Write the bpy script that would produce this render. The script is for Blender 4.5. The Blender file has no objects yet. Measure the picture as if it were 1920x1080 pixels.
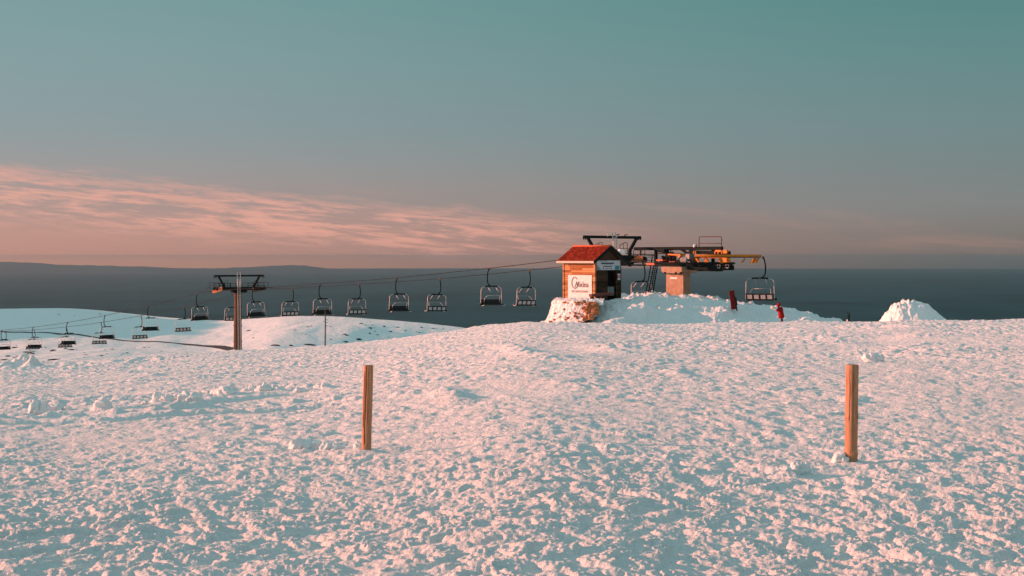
import bpy, bmesh, math, random
import numpy as np
from mathutils import Vector, Matrix, noise as mnoise

# ------------------------------------------------------------------ camera, sky, sun, exposure
scn = bpy.context.scene
COL = scn.collection
F = 50 / 36 * 1920            # focal length in pixels of the 1920 px wide photograph
EYE = 480                     # image row of the eye level
cam_d = bpy.data.cameras.new('camera'); cam = bpy.data.objects.new('camera', cam_d); COL.objects.link(cam)
cam_d.lens = 50; cam_d.sensor_width = 36; cam_d.shift_y = -(540 - EYE) / 1920
cam_d.clip_start = 0.1; cam_d.clip_end = 400000
cam.location = (0, 0, 0); cam.rotation_euler = (math.radians(90), 0, 0)
scn.camera = cam
scn.view_settings.view_transform = 'Standard'; scn.view_settings.look = 'None'
scn.view_settings.gamma = 1; scn.view_settings.exposure = 0.60
scn.cycles.max_bounces = 6; scn.cycles.diffuse_bounces = 4; scn.cycles.volume_bounces = 0

SUN_EL = math.radians(11.3); SUN_BACK = math.radians(4.0)     # sun low on the left, slightly beyond the camera plane
sd = Vector((-math.cos(SUN_BACK) * math.cos(SUN_EL), math.sin(SUN_BACK) * math.cos(SUN_EL), math.sin(SUN_EL)))
sun_d = bpy.data.lights.new('sun', 'SUN'); sun = bpy.data.objects.new('sun', sun_d); COL.objects.link(sun)
sun_d.energy = 5.0; sun_d.color = (1.0, 0.362, 0.24); sun_d.angle = math.radians(0.6)
sun.rotation_euler = sd.to_track_quat('Z', 'Y').to_euler()

def srgb(r, g, b):
    f = lambda c: (c / 255 / 12.92) if c / 255 <= 0.04045 else ((c / 255 + 0.055) / 1.055) ** 2.4
    return (f(r), f(g), f(b), 1)

world = bpy.data.worlds.new("World"); scn.world = world; world.use_nodes = True
nt = world.node_tree; nt.nodes.clear()
class NB:
    def __init__(s, nt): s.nt = nt
    def n(s, typ, **kw):
        nd = s.nt.nodes.new(typ)
        for k, v in kw.items(): setattr(nd, k, v)
        return nd
    def l(s, a, b): s.nt.links.new(a, b)
    def m(s, op, a, b=None, c=None, clamp=False):
        nd = s.n('ShaderNodeMath', operation=op); nd.use_clamp = clamp
        for i, v in enumerate((a, b, c)):
            if v is None: continue
            if isinstance(v, (int, float)): nd.inputs[i].default_value = v
            else: s.l(v, nd.inputs[i])
        return nd.outputs[0]
    def ramp(s, fac, stops, interp='LINEAR'):
        r = s.n('ShaderNodeValToRGB'); r.color_ramp.interpolation = interp
        e = r.color_ramp.elements
        while len(e) > 1: e.remove(e[-1])
        e[0].position = stops[0][0]; e[0].color = stops[0][1]
        for p, c in stops[1:]:
            x = e.new(p); x.color = c
        s.l(fac, r.inputs[0]); return r.outputs[0]
    def mix(s, fac, a, b, blend='MIX'):
        nd = s.n('ShaderNodeMix', data_type='RGBA', blend_type=blend)
        for i, v in ((0, fac), (6, a), (7, b)):
            if isinstance(v, (int, float)): nd.inputs[i].default_value = v
            elif isinstance(v, tuple): nd.inputs[i].default_value = v
            else: s.l(v, nd.inputs[i])
        return nd.outputs[2]
    def sstep(s, x, a, b):
        nd = s.n('ShaderNodeMapRange', interpolation_type='SMOOTHSTEP')
        s.l(x, nd.inputs[0]); nd.inputs[1].default_value = a; nd.inputs[2].default_value = b
        return nd.outputs[0]
    def noise(s, vec, scale, detail=4, rough=0.55, dist=0.0):
        nd = s.n('ShaderNodeTexNoise'); s.l(vec, nd.inputs['Vector'])
        nd.inputs['Scale'].default_value = scale; nd.inputs['Detail'].default_value = detail
        nd.inputs['Roughness'].default_value = rough; nd.inputs['Distortion'].default_value = dist
        return nd.outputs[0]
    def comb(s, x, y, z):
        nd = s.n('ShaderNodeCombineXYZ')
        for i, v in enumerate((x, y, z)):
            if isinstance(v, (int, float)): nd.inputs[i].default_value = v
            else: s.l(v, nd.inputs[i])
        return nd.outputs[0]
w = NB(nt)
tc = w.n('ShaderNodeTexCoord'); sep = w.n('ShaderNodeSeparateXYZ'); w.l(tc.outputs['Generated'], sep.inputs[0])
DX, DY, DZ = sep.outputs
el = w.m('MULTIPLY', w.m('ARCSINE', DZ), 180 / math.pi)             # elevation in degrees
az = w.m('MULTIPLY', w.m('ARCTAN2', DX, DY), 180 / math.pi)         # azimuth, 0 = north (view), + = right
t = w.m('DIVIDE', w.m('ADD', el, 2.0), 92.0)
def E(deg): return (deg + 2.0) / 92.0
SKY_L = [(0, (.85,.30,.16,1)), (E(-0.03), (.85,.30,.16,1)), (E(0.0), srgb(186,134,124)), (E(1.0), srgb(182,139,129)), (E(2.0), srgb(160,139,135)),
         (E(3.2), srgb(152,145,144)), (E(5.0), srgb(135,148,151)), (E(7.5), srgb(127,151,153)), (E(10.5), srgb(116,150,150)),
         (E(25), (0.28,0.42,0.44,1)), (1, (0.36,0.54,0.58,1))]
SKY_R = [(0, (.035,.05,.055,1)), (E(-0.48), (.035,.05,.055,1)), (E(-0.03), (.12,.095,.085,1)), (E(0.0), srgb(104,98,98)), (E(1.0), srgb(112,109,108)), (E(2.0), srgb(116,120,121)),
         (E(3.2), srgb(110,122,122)), (E(5.0), srgb(104,127,128)), (E(7.5), srgb(92,129,128)), (E(10.5), srgb(76,128,123)),
         (E(25), (0.22,0.35,0.36,1)), (1, (0.36,0.54,0.58,1))]
cl = w.ramp(t, SKY_L); cr = w.ramp(t, SKY_R)
fac = w.sstep(az, -24, 26)
base = w.mix(fac, cl, cr)
# thin streaked evening cloud low on the left, a few long wisps to the right
slant = w.m('MULTIPLY_ADD', az, 0.085, el)                          # the bank sinks towards the right
wv = w.comb(w.m('MULTIPLY', az, 0.15), w.m('MULTIPLY', slant, 1.3), 0.0)
n1 = w.noise(wv, 1.3, 5, 0.6, 0.5)
wv2 = w.comb(w.m('MULTIPLY', az, 0.55), w.m('MULTIPLY', slant, 5.0), 3.7)
n2 = w.noise(wv2, 1.0, 7, 0.66, 0.25)
edge = w.m('MULTIPLY_ADD', w.m('SUBTRACT', n1, 0.5), 2.2, slant)
top = w.m('SUBTRACT', 1.0, w.sstep(edge, 1.05, 2.0))
bot = w.sstep(slant, -1.0, 0.5)
lowband = w.m('MULTIPLY', w.m('MULTIPLY', top, bot), w.m('SUBTRACT', 1.0, w.sstep(az, -3, 8)))
cn = w.m('ADD', w.m('MULTIPLY', n1, 0.38), w.m('MULTIPLY', n2, 0.62))
hi = w.m('MULTIPLY', w.sstep(slant, 0.6, 1.6), 0.05)
cm = w.m('MULTIPLY', w.sstep(w.m('ADD', cn, hi), 0.445, 0.60), lowband)
base = w.mix(w.m('MULTIPLY', lowband, 0.25), base, srgb(176,140,134))
base = w.mix(w.m('MULTIPLY', cm, 0.68), base, srgb(232,164,146))
# faint wide wisps
wv3 = w.comb(w.m('MULTIPLY', az, 0.10), w.m('MULTIPLY', slant, 1.0), 9.0)
n3 = w.noise(wv3, 1.2, 5, 0.6, 0.2)
wm = w.m('MULTIPLY', w.sstep(n3, 0.5, 0.75), w.m('MULTIPLY', w.sstep(el, -0.5, 0.6), w.m('SUBTRACT', 1.0, w.sstep(el, 1.6, 3.4))))
base = w.mix(w.m('MULTIPLY', wm, 0.22), base, srgb(196,140,128))
bg = w.n('ShaderNodeBackground'); w.l(base, bg.inputs[0]); bg.inputs[1].default_value = 0.70
sky = w.n('ShaderNodeTexSky', sky_type='NISHITA'); sky.sun_disc = False
sky.sun_elevation = SUN_EL; sky.sun_rotation = math.atan2(sd.x, sd.y); sky.altitude = 1900
bg2 = w.n('ShaderNodeBackground'); w.l(sky.outputs[0], bg2.inputs[0]); bg2.inputs[1].default_value = 0.004
addw = w.n('ShaderNodeAddShader'); w.l(bg.outputs[0], addw.inputs[0]); w.l(bg2.outputs[0], addw.inputs[1])
ow = w.n('ShaderNodeOutputWorld'); w.l(addw.outputs[0], ow.inputs[0])

# ------------------------------------------------------------------ helpers
def P(x, y, d):            # world point seen at photo pixel (x, y) at depth d
    return Vector(((x - 960) / F * d, d, (EYE - y) / F * d))

def tag(o, label=None, cat=None, group=None, kind=None):
    if label: o['label'] = label
    if cat: o['category'] = cat
    if group: o['group'] = group
    if kind: o['kind'] = kind
    return o

def empty(name, loc, rz=0):
    o = bpy.data.objects.new(name, None); o.empty_display_size = 0.3; COL.objects.link(o)
    o.location = loc; o.rotation_euler = (0, 0, rz); return o

def np_mesh(name, verts, quads, mats, smooth=True, parent=None):
    me = bpy.data.meshes.new(name)
    nv, nf = len(verts), len(quads)
    me.vertices.add(nv); me.vertices.foreach_set('co', np.asarray(verts, np.float32).ravel())
    me.loops.add(nf * 4); me.loops.foreach_set('vertex_index', np.asarray(quads, np.int32).ravel())
    me.polygons.add(nf); me.polygons.foreach_set('loop_start', np.arange(0, nf * 4, 4, dtype=np.int32))
    me.polygons.foreach_set('use_smooth', np.full(nf, smooth))
    me.update(calc_edges=True)
    for m in mats: me.materials.append(m)
    o = bpy.data.objects.new(name, me); COL.objects.link(o)
    if parent: o.parent = parent
    return o

def grid_quads(nr, nc):
    i = np.arange(nr - 1)[:, None] * nc + np.arange(nc - 1)[None, :]
    i = i.ravel()
    return np.stack([i, i + 1, i + nc + 1, i + nc], 1)

class MB:
    """collects shapes into one mesh; org is subtracted (the thing's base)"""
    def __init__(s, org=(0, 0, 0)):
        s.v = []; s.f = []; s.mi = []; s.sm = []; s.org = Vector(org); s.cur = 0
    def add(s, vs, fs, smooth=False):
        b = len(s.v)
        s.v += [tuple(Vector(v) - s.org) for v in vs]
        for f in fs: s.f.append([b + i for i in f]); s.mi.append(s.cur); s.sm.append(smooth)
    def bar(s, p, q, wd, ht, up=(0, 0, 1), bev=0.0):
        p = Vector(p); q = Vector(q); a = (q - p).normalized(); up = Vector(up)
        if abs(a.dot(up)) > 0.98: up = Vector((0.8, 0.6, 0))
        sx = a.cross(up).normalized(); uz = sx.cross(a).normalized()
        b = min(wd, ht) * (0.12 if bev == 0 else bev)
        hw, hh = wd / 2, ht / 2
        prof = [(-hw + b, -hh), (hw - b, -hh), (hw, -hh + b), (hw, hh - b), (hw - b, hh), (-hw + b, hh), (-hw, hh - b), (-hw, -hh + b)]
        vs = [c + sx * x + uz * z for c in (p, q) for x, z in prof]
        n = 8
        fs = [[i, (i + 1) % n, n + (i + 1) % n, n + i] for i in range(n)] + [list(range(n))[::-1], list(range(n, 2 * n))]
        s.add(vs, fs)
    def tube(s, pts, r, n=8, cap=True, r2=None):
        pts = [Vector(p) for p in pts]; m = len(pts)
        rr = [r + ((r2 if r2 is not None else r) - r) * i / (m - 1) for i in range(m)]
        prev = None; vs = []
        for i, p in enumerate(pts):
            a = (pts[min(i + 1, m - 1)] - pts[max(i - 1, 0)]).normalized()
            if prev is None:
                ref = Vector((0, 0, 1)) if abs(a.z) < 0.9 else Vector((1, 0, 0)); u = a.cross(ref).normalized()
            else: u = (prev - a * prev.dot(a)).normalized()
            prev = u; v = a.cross(u)
            vs += [p + (u * math.cos(2 * math.pi * k / n) + v * math.sin(2 * math.pi * k / n)) * rr[i] for k in range(n)]
        fs = [[i * n + k, i * n + (k + 1) % n, (i + 1) * n + (k + 1) % n, (i + 1) * n + k] for i in range(m - 1) for k in range(n)]
        if cap: fs += [list(range(n))[::-1], [(m - 1) * n + k for k in range(n)]]
        s.add(vs, fs, True)
    def lathe(s, c, axis, prof, n=24):      # prof: (radius, along)
        c = Vector(c); a = Vector(axis).normalized()
        ref = Vector((0, 0, 1)) if abs(a.z) < 0.9 else Vector((1, 0, 0)); u = a.cross(ref).normalized(); v = a.cross(u)
        vs = [c + a * h + (u * math.cos(2 * math.pi * k / n) + v * math.sin(2 * math.pi * k / n)) * r for r, h in prof for k in range(n)]
        fs = [[i * n + k, i * n + (k + 1) % n, (i + 1) * n + (k + 1) % n, (i + 1) * n + k] for i in range(len(prof) - 1) for k in range(n)]
        s.add(vs, fs, True)
    def wheel(s, c, axis, R, wd):           # grooved sheave: rim, web, hub
        s.lathe(c, axis, [(R * .25, -wd * .6), (R * .28, -wd * .55), (R * .30, -wd * .15), (R * .72, -wd * .12), (R * .76, -wd * .5), (R, -wd * .5),
                          (R * .93, 0), (R, wd * .5), (R * .76, wd * .5), (R * .72, wd * .12), (R * .30, wd * .15), (R * .28, wd * .55), (R * .25, wd * .6), (0.001, wd * .6)], 20)
        s.lathe(c, axis, [(0.001, -wd * .6), (R * .25, -wd * .6)], 20)
    def prism(s, poly, ext, smooth=False):  # polygon (3-D points) extruded by a vector
        n = len(poly); ext = Vector(ext); vs = [Vector(p) for p in poly] + [Vector(p) + ext for p in poly]
        fs = [list(range(n))[::-1], list(range(n, 2 * n))] + [[i, (i + 1) % n, n + (i + 1) % n, n + i] for i in range(n)]
        s.add(vs, fs, smooth)
    def build(s, name, mats, parent=None):
        if not isinstance(mats, (list, tuple)): mats = [mats]
        me = bpy.data.meshes.new(name); me.from_pydata(s.v, [], s.f); me.update()
        me.polygons.foreach_set('material_index', s.mi); me.polygons.foreach_set('use_smooth', s.sm)
        for m in mats: me.materials.append(m)
        bm = bmesh.new(); bm.from_mesh(me); bmesh.ops.recalc_face_normals(bm, faces=bm.faces); bm.to_mesh(me); bm.free()
        o = bpy.data.objects.new(name, me); COL.objects.link(o)
        if parent: o.parent = parent
        return o

# ------------------------------------------------------------------ materials
def mat(name, base, rough=0.7, metal=0.0, var=0.25, scale=3.0, bump=0.0, bscale=20.0, dark=None, stretch=(1, 1, 1), spec=0.2, coords='Object'):
    m = bpy.data.materials.new(name); m.use_nodes = True
    b = NB(m.node_tree); bs = m.node_tree.nodes['Principled BSDF']
    tcn = b.n('ShaderNodeTexCoord'); mp = b.n('ShaderNodeMapping'); b.l(tcn.outputs[coords], mp.inputs[0]); mp.inputs['Scale'].default_value = stretch
    nz = b.noise(mp.outputs[0], scale, 5, 0.6)
    dk = dark if dark else tuple(c * (1 - var) for c in base); lt = tuple(min(1, c * (1 + var * .6)) for c in base)
    c = b.ramp(nz, [(0.3, dk + (1,)), (0.55, base + (1,)), (0.75, lt + (1,))])
    b.l(c, bs.inputs['Base Color']); bs.inputs['Roughness'].default_value = rough; bs.inputs['Metallic'].default_value = metal
    bs.inputs['Specular IOR Level'].default_value = spec
    if bump:
        bn = b.n('ShaderNodeBump'); b.l(b.noise(mp.outputs[0], bscale, 4, 0.6), bn.inputs['Height'])
        bn.inputs['Strength'].default_value = 0.7; bn.inputs['Distance'].default_value = bump; b.l(bn.outputs[0], bs.inputs['Normal'])
    return m

def snow_mat(name, fine=0.02, coarse=0.05, base=(0.84, 0.85, 0.86), sc=9.0, sc2=2.6):
    m = bpy.data.materials.new(name); m.use_nodes = True
    b = NB(m.node_tree); bs = m.node_tree.nodes['Principled BSDF']
    tcn = b.n('ShaderNodeTexCoord'); v = tcn.outputs['Object']
    n_a = b.noise(v, sc, 6, 0.65); n_b = b.noise(v, sc2, 4, 0.55)
    h = b.m('ADD', b.m('MULTIPLY', n_a, fine), b.m('MULTIPLY', n_b, coarse))
    bn = b.n('ShaderNodeBump'); b.l(h, bn.inputs['Height']); bn.inputs['Strength'].default_value = 1.0; bn.inputs['Distance'].default_value = 1.0
    b.l(bn.outputs[0], bs.inputs['Normal'])
    n_c = b.noise(v, 0.35, 5, 0.6)
    dk = tuple(c * .94 for c in base)
    b.l(b.ramp(n_c, [(0.35, dk + (1,)), (0.65, base + (1,))]), bs.inputs['Base Color'])
    bs.inputs['Roughness'].default_value = 0.65; bs.inputs['Specular IOR Level'].default_value = 0.12
    return m

M_snow = snow_mat('snow', 0.060, 0.07, sc=16.0, sc2=4.5)
M_snow_far = snow_mat('wind_packed_snow', 0.16, 0.55, sc=1.6, sc2=0.30)
M_snow_chunk = snow_mat('clean_snow', 0.012, 0.02, sc=22.0, sc2=7.0)
M_dark = mat('dark_green_steel', (0.012, 0.019, 0.019), 0.7, 0.0, 0.3, 2.0, spec=0.05)
M_steel = mat('galvanised_steel', (0.50, 0.49, 0.47), 0.45, 0.35, 0.2, 4.0)
M_brown = mat('weathered_brown_steel', (0.095, 0.062, 0.042), 0.8, 0.0, 0.35, 1.4, stretch=(1, 1, .25))
M_rust = mat('rusty_red_steel', (0.10, 0.026, 0.020), 0.7, 0.1, 0.3, 4.0)
M_orange = mat('orange_sheave_liner', (0.50, 0.20, 0.09), 0.6, 0.0, 0.35, 6.0)
M_yellow = mat('yellow_paint', (0.62, 0.20, 0.02), 0.5, 0.0, 0.25, 2.5)
M_rubber = mat('black_rubber', (0.018, 0.018, 0.02), 0.8, 0, 0.3, 5.0)
M_conc = mat('concrete', (0.37, 0.25, 0.175), 0.9, 0, 0.25, 2.2, 0.01, 12)
M_seat = mat('dark_seat_cushion', (0.016, 0.020, 0.021), 0.65, 0, 0.3, 6.0)
M_plate = mat('pale_seat_plate', (0.40, 0.41, 0.41), 0.6, 0, 0.15, 6.0)
M_rope = mat('steel_rope', (0.012, 0.012, 0.012), 0.8, 0.0, 0.2, 4.0)
M_red = mat('red_vinyl', (0.14, 0.010, 0.008), 0.6, 0, 0.3, 3.0)
M_white = mat('white_vinyl', (0.68, 0.70, 0.70), 0.55, 0, 0.05, 2.0)
M_board = mat('pale_board', (0.52, 0.56, 0.60), 0.5, 0, 0.05, 2.0)
M_ink = mat('grey_ink', (0.16, 0.16, 0.17), 0.6, 0, 0.1, 5.0)
M_navy = mat('navy_ink', (0.02, 0.045, 0.07), 0.6, 0, 0.1, 5.0)
M_teal = mat('teal_print', (0.05, 0.22, 0.28), 0.6, 0, 0.2, 5.0)
M_pinkink = mat('red_print', (0.45, 0.03, 0.06), 0.6, 0, 0.2, 5.0)
M_timber = mat('dark_timber', (0.075, 0.038, 0.026), 0.8, 0, 0.3, 3.0, stretch=(1, 1, 6))
M_black = mat('dark_interior', (0.006, 0.006, 0.007), 0.9, 0, 0.2, 3.0)
M_rock = mat('dark_rock', (0.045, 0.055, 0.055), 0.9, 0, 0.4, 4.0, 0.05, 6)
M_grey = mat('grey_casing', (0.20, 0.22, 0.23), 0.5, 0.2, 0.3, 4.0)
M_asphalt = mat('asphalt', (0.05, 0.055, 0.058), 0.9, 0, 0.3, 1.0)
M_redlamp = mat('orange_red_casing', (0.60, 0.12, 0.05), 0.5, 0, 0.4, 5.0)
M_skin = mat('skin', (0.50, 0.30, 0.22), 0.5, 0, 0.1, 8.0)
M_jacket = mat('red_jacket_cloth', (0.28, 0.008, 0.006), 0.7, 0, 0.25, 6.0, 0.01, 14)
M_trouser = mat('dark_red_trouser_cloth', (0.10, 0.010, 0.010), 0.75, 0, 0.25, 6.0)
M_glove = mat('pale_glove_cloth', (0.75, 0.68, 0.62), 0.7, 0, 0.1, 6.0)

# ------------------------------------------------------------------ numeric noise
_rs = np.random.RandomState(11)
_perm = np.concatenate([_rs.permutation(1024)] * 2)
_ang = _rs.rand(1024) * 2 * math.pi; _gx = np.cos(_ang); _gy = np.sin(_ang)
def perlin(x, y, seed=0):
    xi = np.floor(x).astype(np.int64); yi = np.floor(y).astype(np.int64)
    xf = x - xi; yf = y - yi
    u = xf * xf * xf * (xf * (xf * 6 - 15) + 10); v = yf * yf * yf * (yf * (yf * 6 - 15) + 10)
    def g(ix, iy, dx, dy):
        h = _perm[(_perm[(ix + seed * 57) & 1023] + iy) & 1023]
        return _gx[h] * dx + _gy[h] * dy
    a = g(xi, yi, xf, yf); b = g(xi + 1, yi, xf - 1, yf); c = g(xi, yi + 1, xf, yf - 1); d = g(xi + 1, yi + 1, xf - 1, yf - 1)
    return ((a + (b - a) * u) * (1 - v) + (c + (d - c) * u) * v) * 1.5
def sst(x, a, b):
    t_ = np.clip((x - a) / (b - a), 0, 1); return t_ * t_ * (3 - 2 * t_)

# ------------------------------------------------------------------ terrain heights
CR_X = [-900, -400, 0, 100, 200, 300, 440, 520, 610, 700, 800, 860, 940, 1000, 1030, 1120, 1300, 1480, 1560, 1650, 1700, 1800, 1920, 2400, 3000]
CR_Y = [720, 702, 686, 682, 674, 665, 657, 654, 650, 640, 627, 619, 608, 603, 604, 606, 607, 606, 605, 604, 600, 599, 597, 590, 585]
DC_X = [-900, 0, 450, 700, 860, 1000, 1120, 1450, 1700, 1920, 3000]
DC_Y = [90, 105, 150, 140, 130, 112, 104, 104, 102, 100, 95]
RD_X = [-900, -400, 0, 90, 170, 260, 330, 400, 430, 480, 560, 640, 700, 780, 860, 900, 1000, 1200, 1500]
RD_Y = [600, 588, 581, 579, 580, 590, 597, 603, 603, 598, 592, 595, 600, 606, 614, 618, 660, 780, 900]
PXT = np.arange(-900, 3001)
def smooth_tab(xs, ys, sg=38):
    y = np.interp(PXT, xs, ys); k = np.exp(-0.5 * (np.arange(-4 * sg, 4 * sg + 1) / sg) ** 2); k /= k.sum()
    return np.convolve(np.pad(y, 4 * sg, mode='edge'), k, mode='valid')
T_CR = smooth_tab(CR_X, CR_Y, 26); T_DC = smooth_tab(DC_X, DC_Y, 60); T_RD = smooth_tab(RD_X, RD_Y, 24); T_DR = smooth_tab([-900, 300, 480, 1500], [560, 560, 470, 430], 60)
def H_main(X, Y):
    px = np.clip(960 + F * X / np.maximum(Y, 0.5), -900, 3000)
    yc = np.interp(px, PXT, T_CR); dc = np.interp(px, PXT, T_DC)
    hc = -(yc - EYE) / F * dc; h0 = -1.55 - 0.00033 * np.clip(px, -300, 2300)
    s = (hc - h0) / dc
    t_ = np.maximum(Y - dc, 0)
    return h0 + s * Y - 0.30 * (np.sqrt(t_ * t_ + 22 ** 2) - 22)
def H_back(X, Y):
    px = np.clip(960 + F * X / np.maximum(Y, 0.5), -900, 1500)
    yr = np.interp(px, PXT, T_RD); dr = np.interp(px, PXT, T_DR)
    hr = -(yr - EYE) / F * dr
    ha = -26.0 - 0.02 * np.maximum(px - 500, 0)
    k = np.clip((Y - 250) / (dr - 250), 0, 1)
    h = ha + (hr - ha) * k
    t_ = np.maximum(Y - dr, 0)
    h = h + 46 * np.exp(-((X + 318) / 52) ** 2 - ((Y - 480) / 150) ** 2)  # added hill, unseen beyond the left edge, casts shade over the valley snow
    h = h - 6.0 * sst(X, -66, -14) * sst(Y, 290, 370) * (1 - sst(Y, 395, 468))
    und = perlin(X / 70, Y / 110, 3) * 2.0 + perlin(X / 26, Y / 60, 4) * 0.75 + perlin(X / 10, Y / 22, 17) * 0.42 + perlin(X / 4, Y / 9, 18) * 0.12
    return h + und * sst(Y, 200, 300) * (1 - 0.75 * sst(k, 0.8, 1.0)) - 0.45 * (np.sqrt(t_ * t_ + 25 ** 2) - 25)
def H_base(X, Y):
    a = H_main(X, Y); b = H_back(X, Y)
    k = 4.0
    m_ = np.maximum(a, b); return np.where(Y > 130, m_ + np.log1p(np.exp(-np.abs(a - b) / 0.8)) * 0.8 * sst(Y, 130, 170), a)
def solve(px, py, lo=4.0, hi=110.0, n=4000):
    Ys = np.linspace(lo, hi, n); Xs = (px - 960) / F * Ys
    z = (EYE - py) / F * Ys; h = H_base(Xs, Ys)
    i = np.argmax(h >= z); 
    if not (h >= z).any(): i = n - 1
    return Vector((Xs[i], Ys[i], h[i]))

def poly_dist(X, Y, pts):
    best = np.full(X.shape, 1e9); tt = np.zeros(X.shape); L = 0
    for (ax, ay), (bx, by) in zip(pts[:-1], pts[1:]):
        dx, dy = bx - ax, by - ay; l2 = dx * dx + dy * dy
        k = np.clip(((X - ax) * dx + (Y - ay) * dy) / l2, 0, 1)
        d = np.hypot(X - ax - k * dx, Y - ay - k * dy)
        tt = np.where(d < best, L + k * math.sqrt(l2), tt); best = np.minimum(best, d); L += math.sqrt(l2)
    return best, tt
def pl(px_list): return [tuple(solve(x, y)[:2]) for x, y in px_list]
G1 = pl([(-260, 778), (0, 775), (70, 775), (133, 770), (213, 765), (300, 759), (400, 750), (500, 741), (560, 737)])
G2 = pl([(-260, 800), (0, 792), (100, 791), (200, 787), (300, 779), (400, 773), (500, 769), (610, 761)])
BERM = pl([(-200, 768), (0, 764), (75, 760), (190, 756), (300, 745), (350, 741), (425, 731), (495, 726), (600, 727)])
RIDGE2 = pl([(-260, 790), (0, 784), (150, 778), (300, 770), (400, 762), (600, 752), (760, 744)])

def row_step(Y): return np.clip(Y * Y * 0.00019, 0.026, 0.105)
def snow_detail(X, Y):
    """lumpy, trampled and refrozen crust: rounded clods standing on a smoother floor"""
    rs = np.where(Y < 150, row_step(Y), Y * 0.006)
    def fade(lam): return np.clip((lam / (2.2 * rs)) - 0.25, 0, 1)
    wx = perlin(X * 1.1, Y * 1.1, 20) * 0.14; wy = perlin(X * 1.1, Y * 1.1, 21) * 0.14
    X2, Y2 = X + wx, Y + wy
    patch = perlin(X / 2.6, Y / 3.6, 5) * 0.5 + perlin(X / 7, Y / 9, 6) * 0.5
    a = perlin(X2 / 0.31, Y2 / 0.36, 1); b = perlin(X2 / 0.15, Y2 / 0.17, 2); c = perlin(X2 / 0.078, Y2 / 0.085, 7); d = perlin(X / 0.042, Y / 0.045, 8)
    e = perlin(X / 0.75, Y / 0.9, 14)
    nf = sst(Y, 24, 70)
    n_ = a * 0.62 * fade(.38) + b * 0.52 * fade(.18) + c * 0.30 * fade(.09) + e * (0.20 + 0.22 * nf) + patch * 0.30 + 0.24 + 0.10 * (1 - nf)
    lump = np.maximum(n_, 0) ** 0.75
    amp = 0.062 * (0.80 + 0.20 * nf) * np.clip(1 + 1.1 * patch, 0.35, 1.6)
    h = lump * amp * (1 + 0.30 * nf)
    h += (0.5 - np.abs(c)) * 0.030 * fade(.09) * (0.3 + lump) + (0.4 - np.abs(b)) * 0.045 * fade(.18) * (.2 + lump) + d * 0.010 * fade(.045) * (.6 + lump)
    drift = np.maximum(perlin(X / 2.4, Y / 2.0, 46) - 0.22, 0) * sst(Y, 20, 34)      # scattered wind lips, each throwing a soft long shade
    h += drift * 0.14
    h += np.abs(perlin(X / 1.3, Y / 1.6, 9)) * 0.035 - 0.052
    h += perlin(X / 4.5, Y / 6, 10) * (0.03 + 0.06 * nf) + perlin(X / 14, Y / 20, 12) * 0.16 * sst(Y, 20, 60)
    return h
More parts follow.
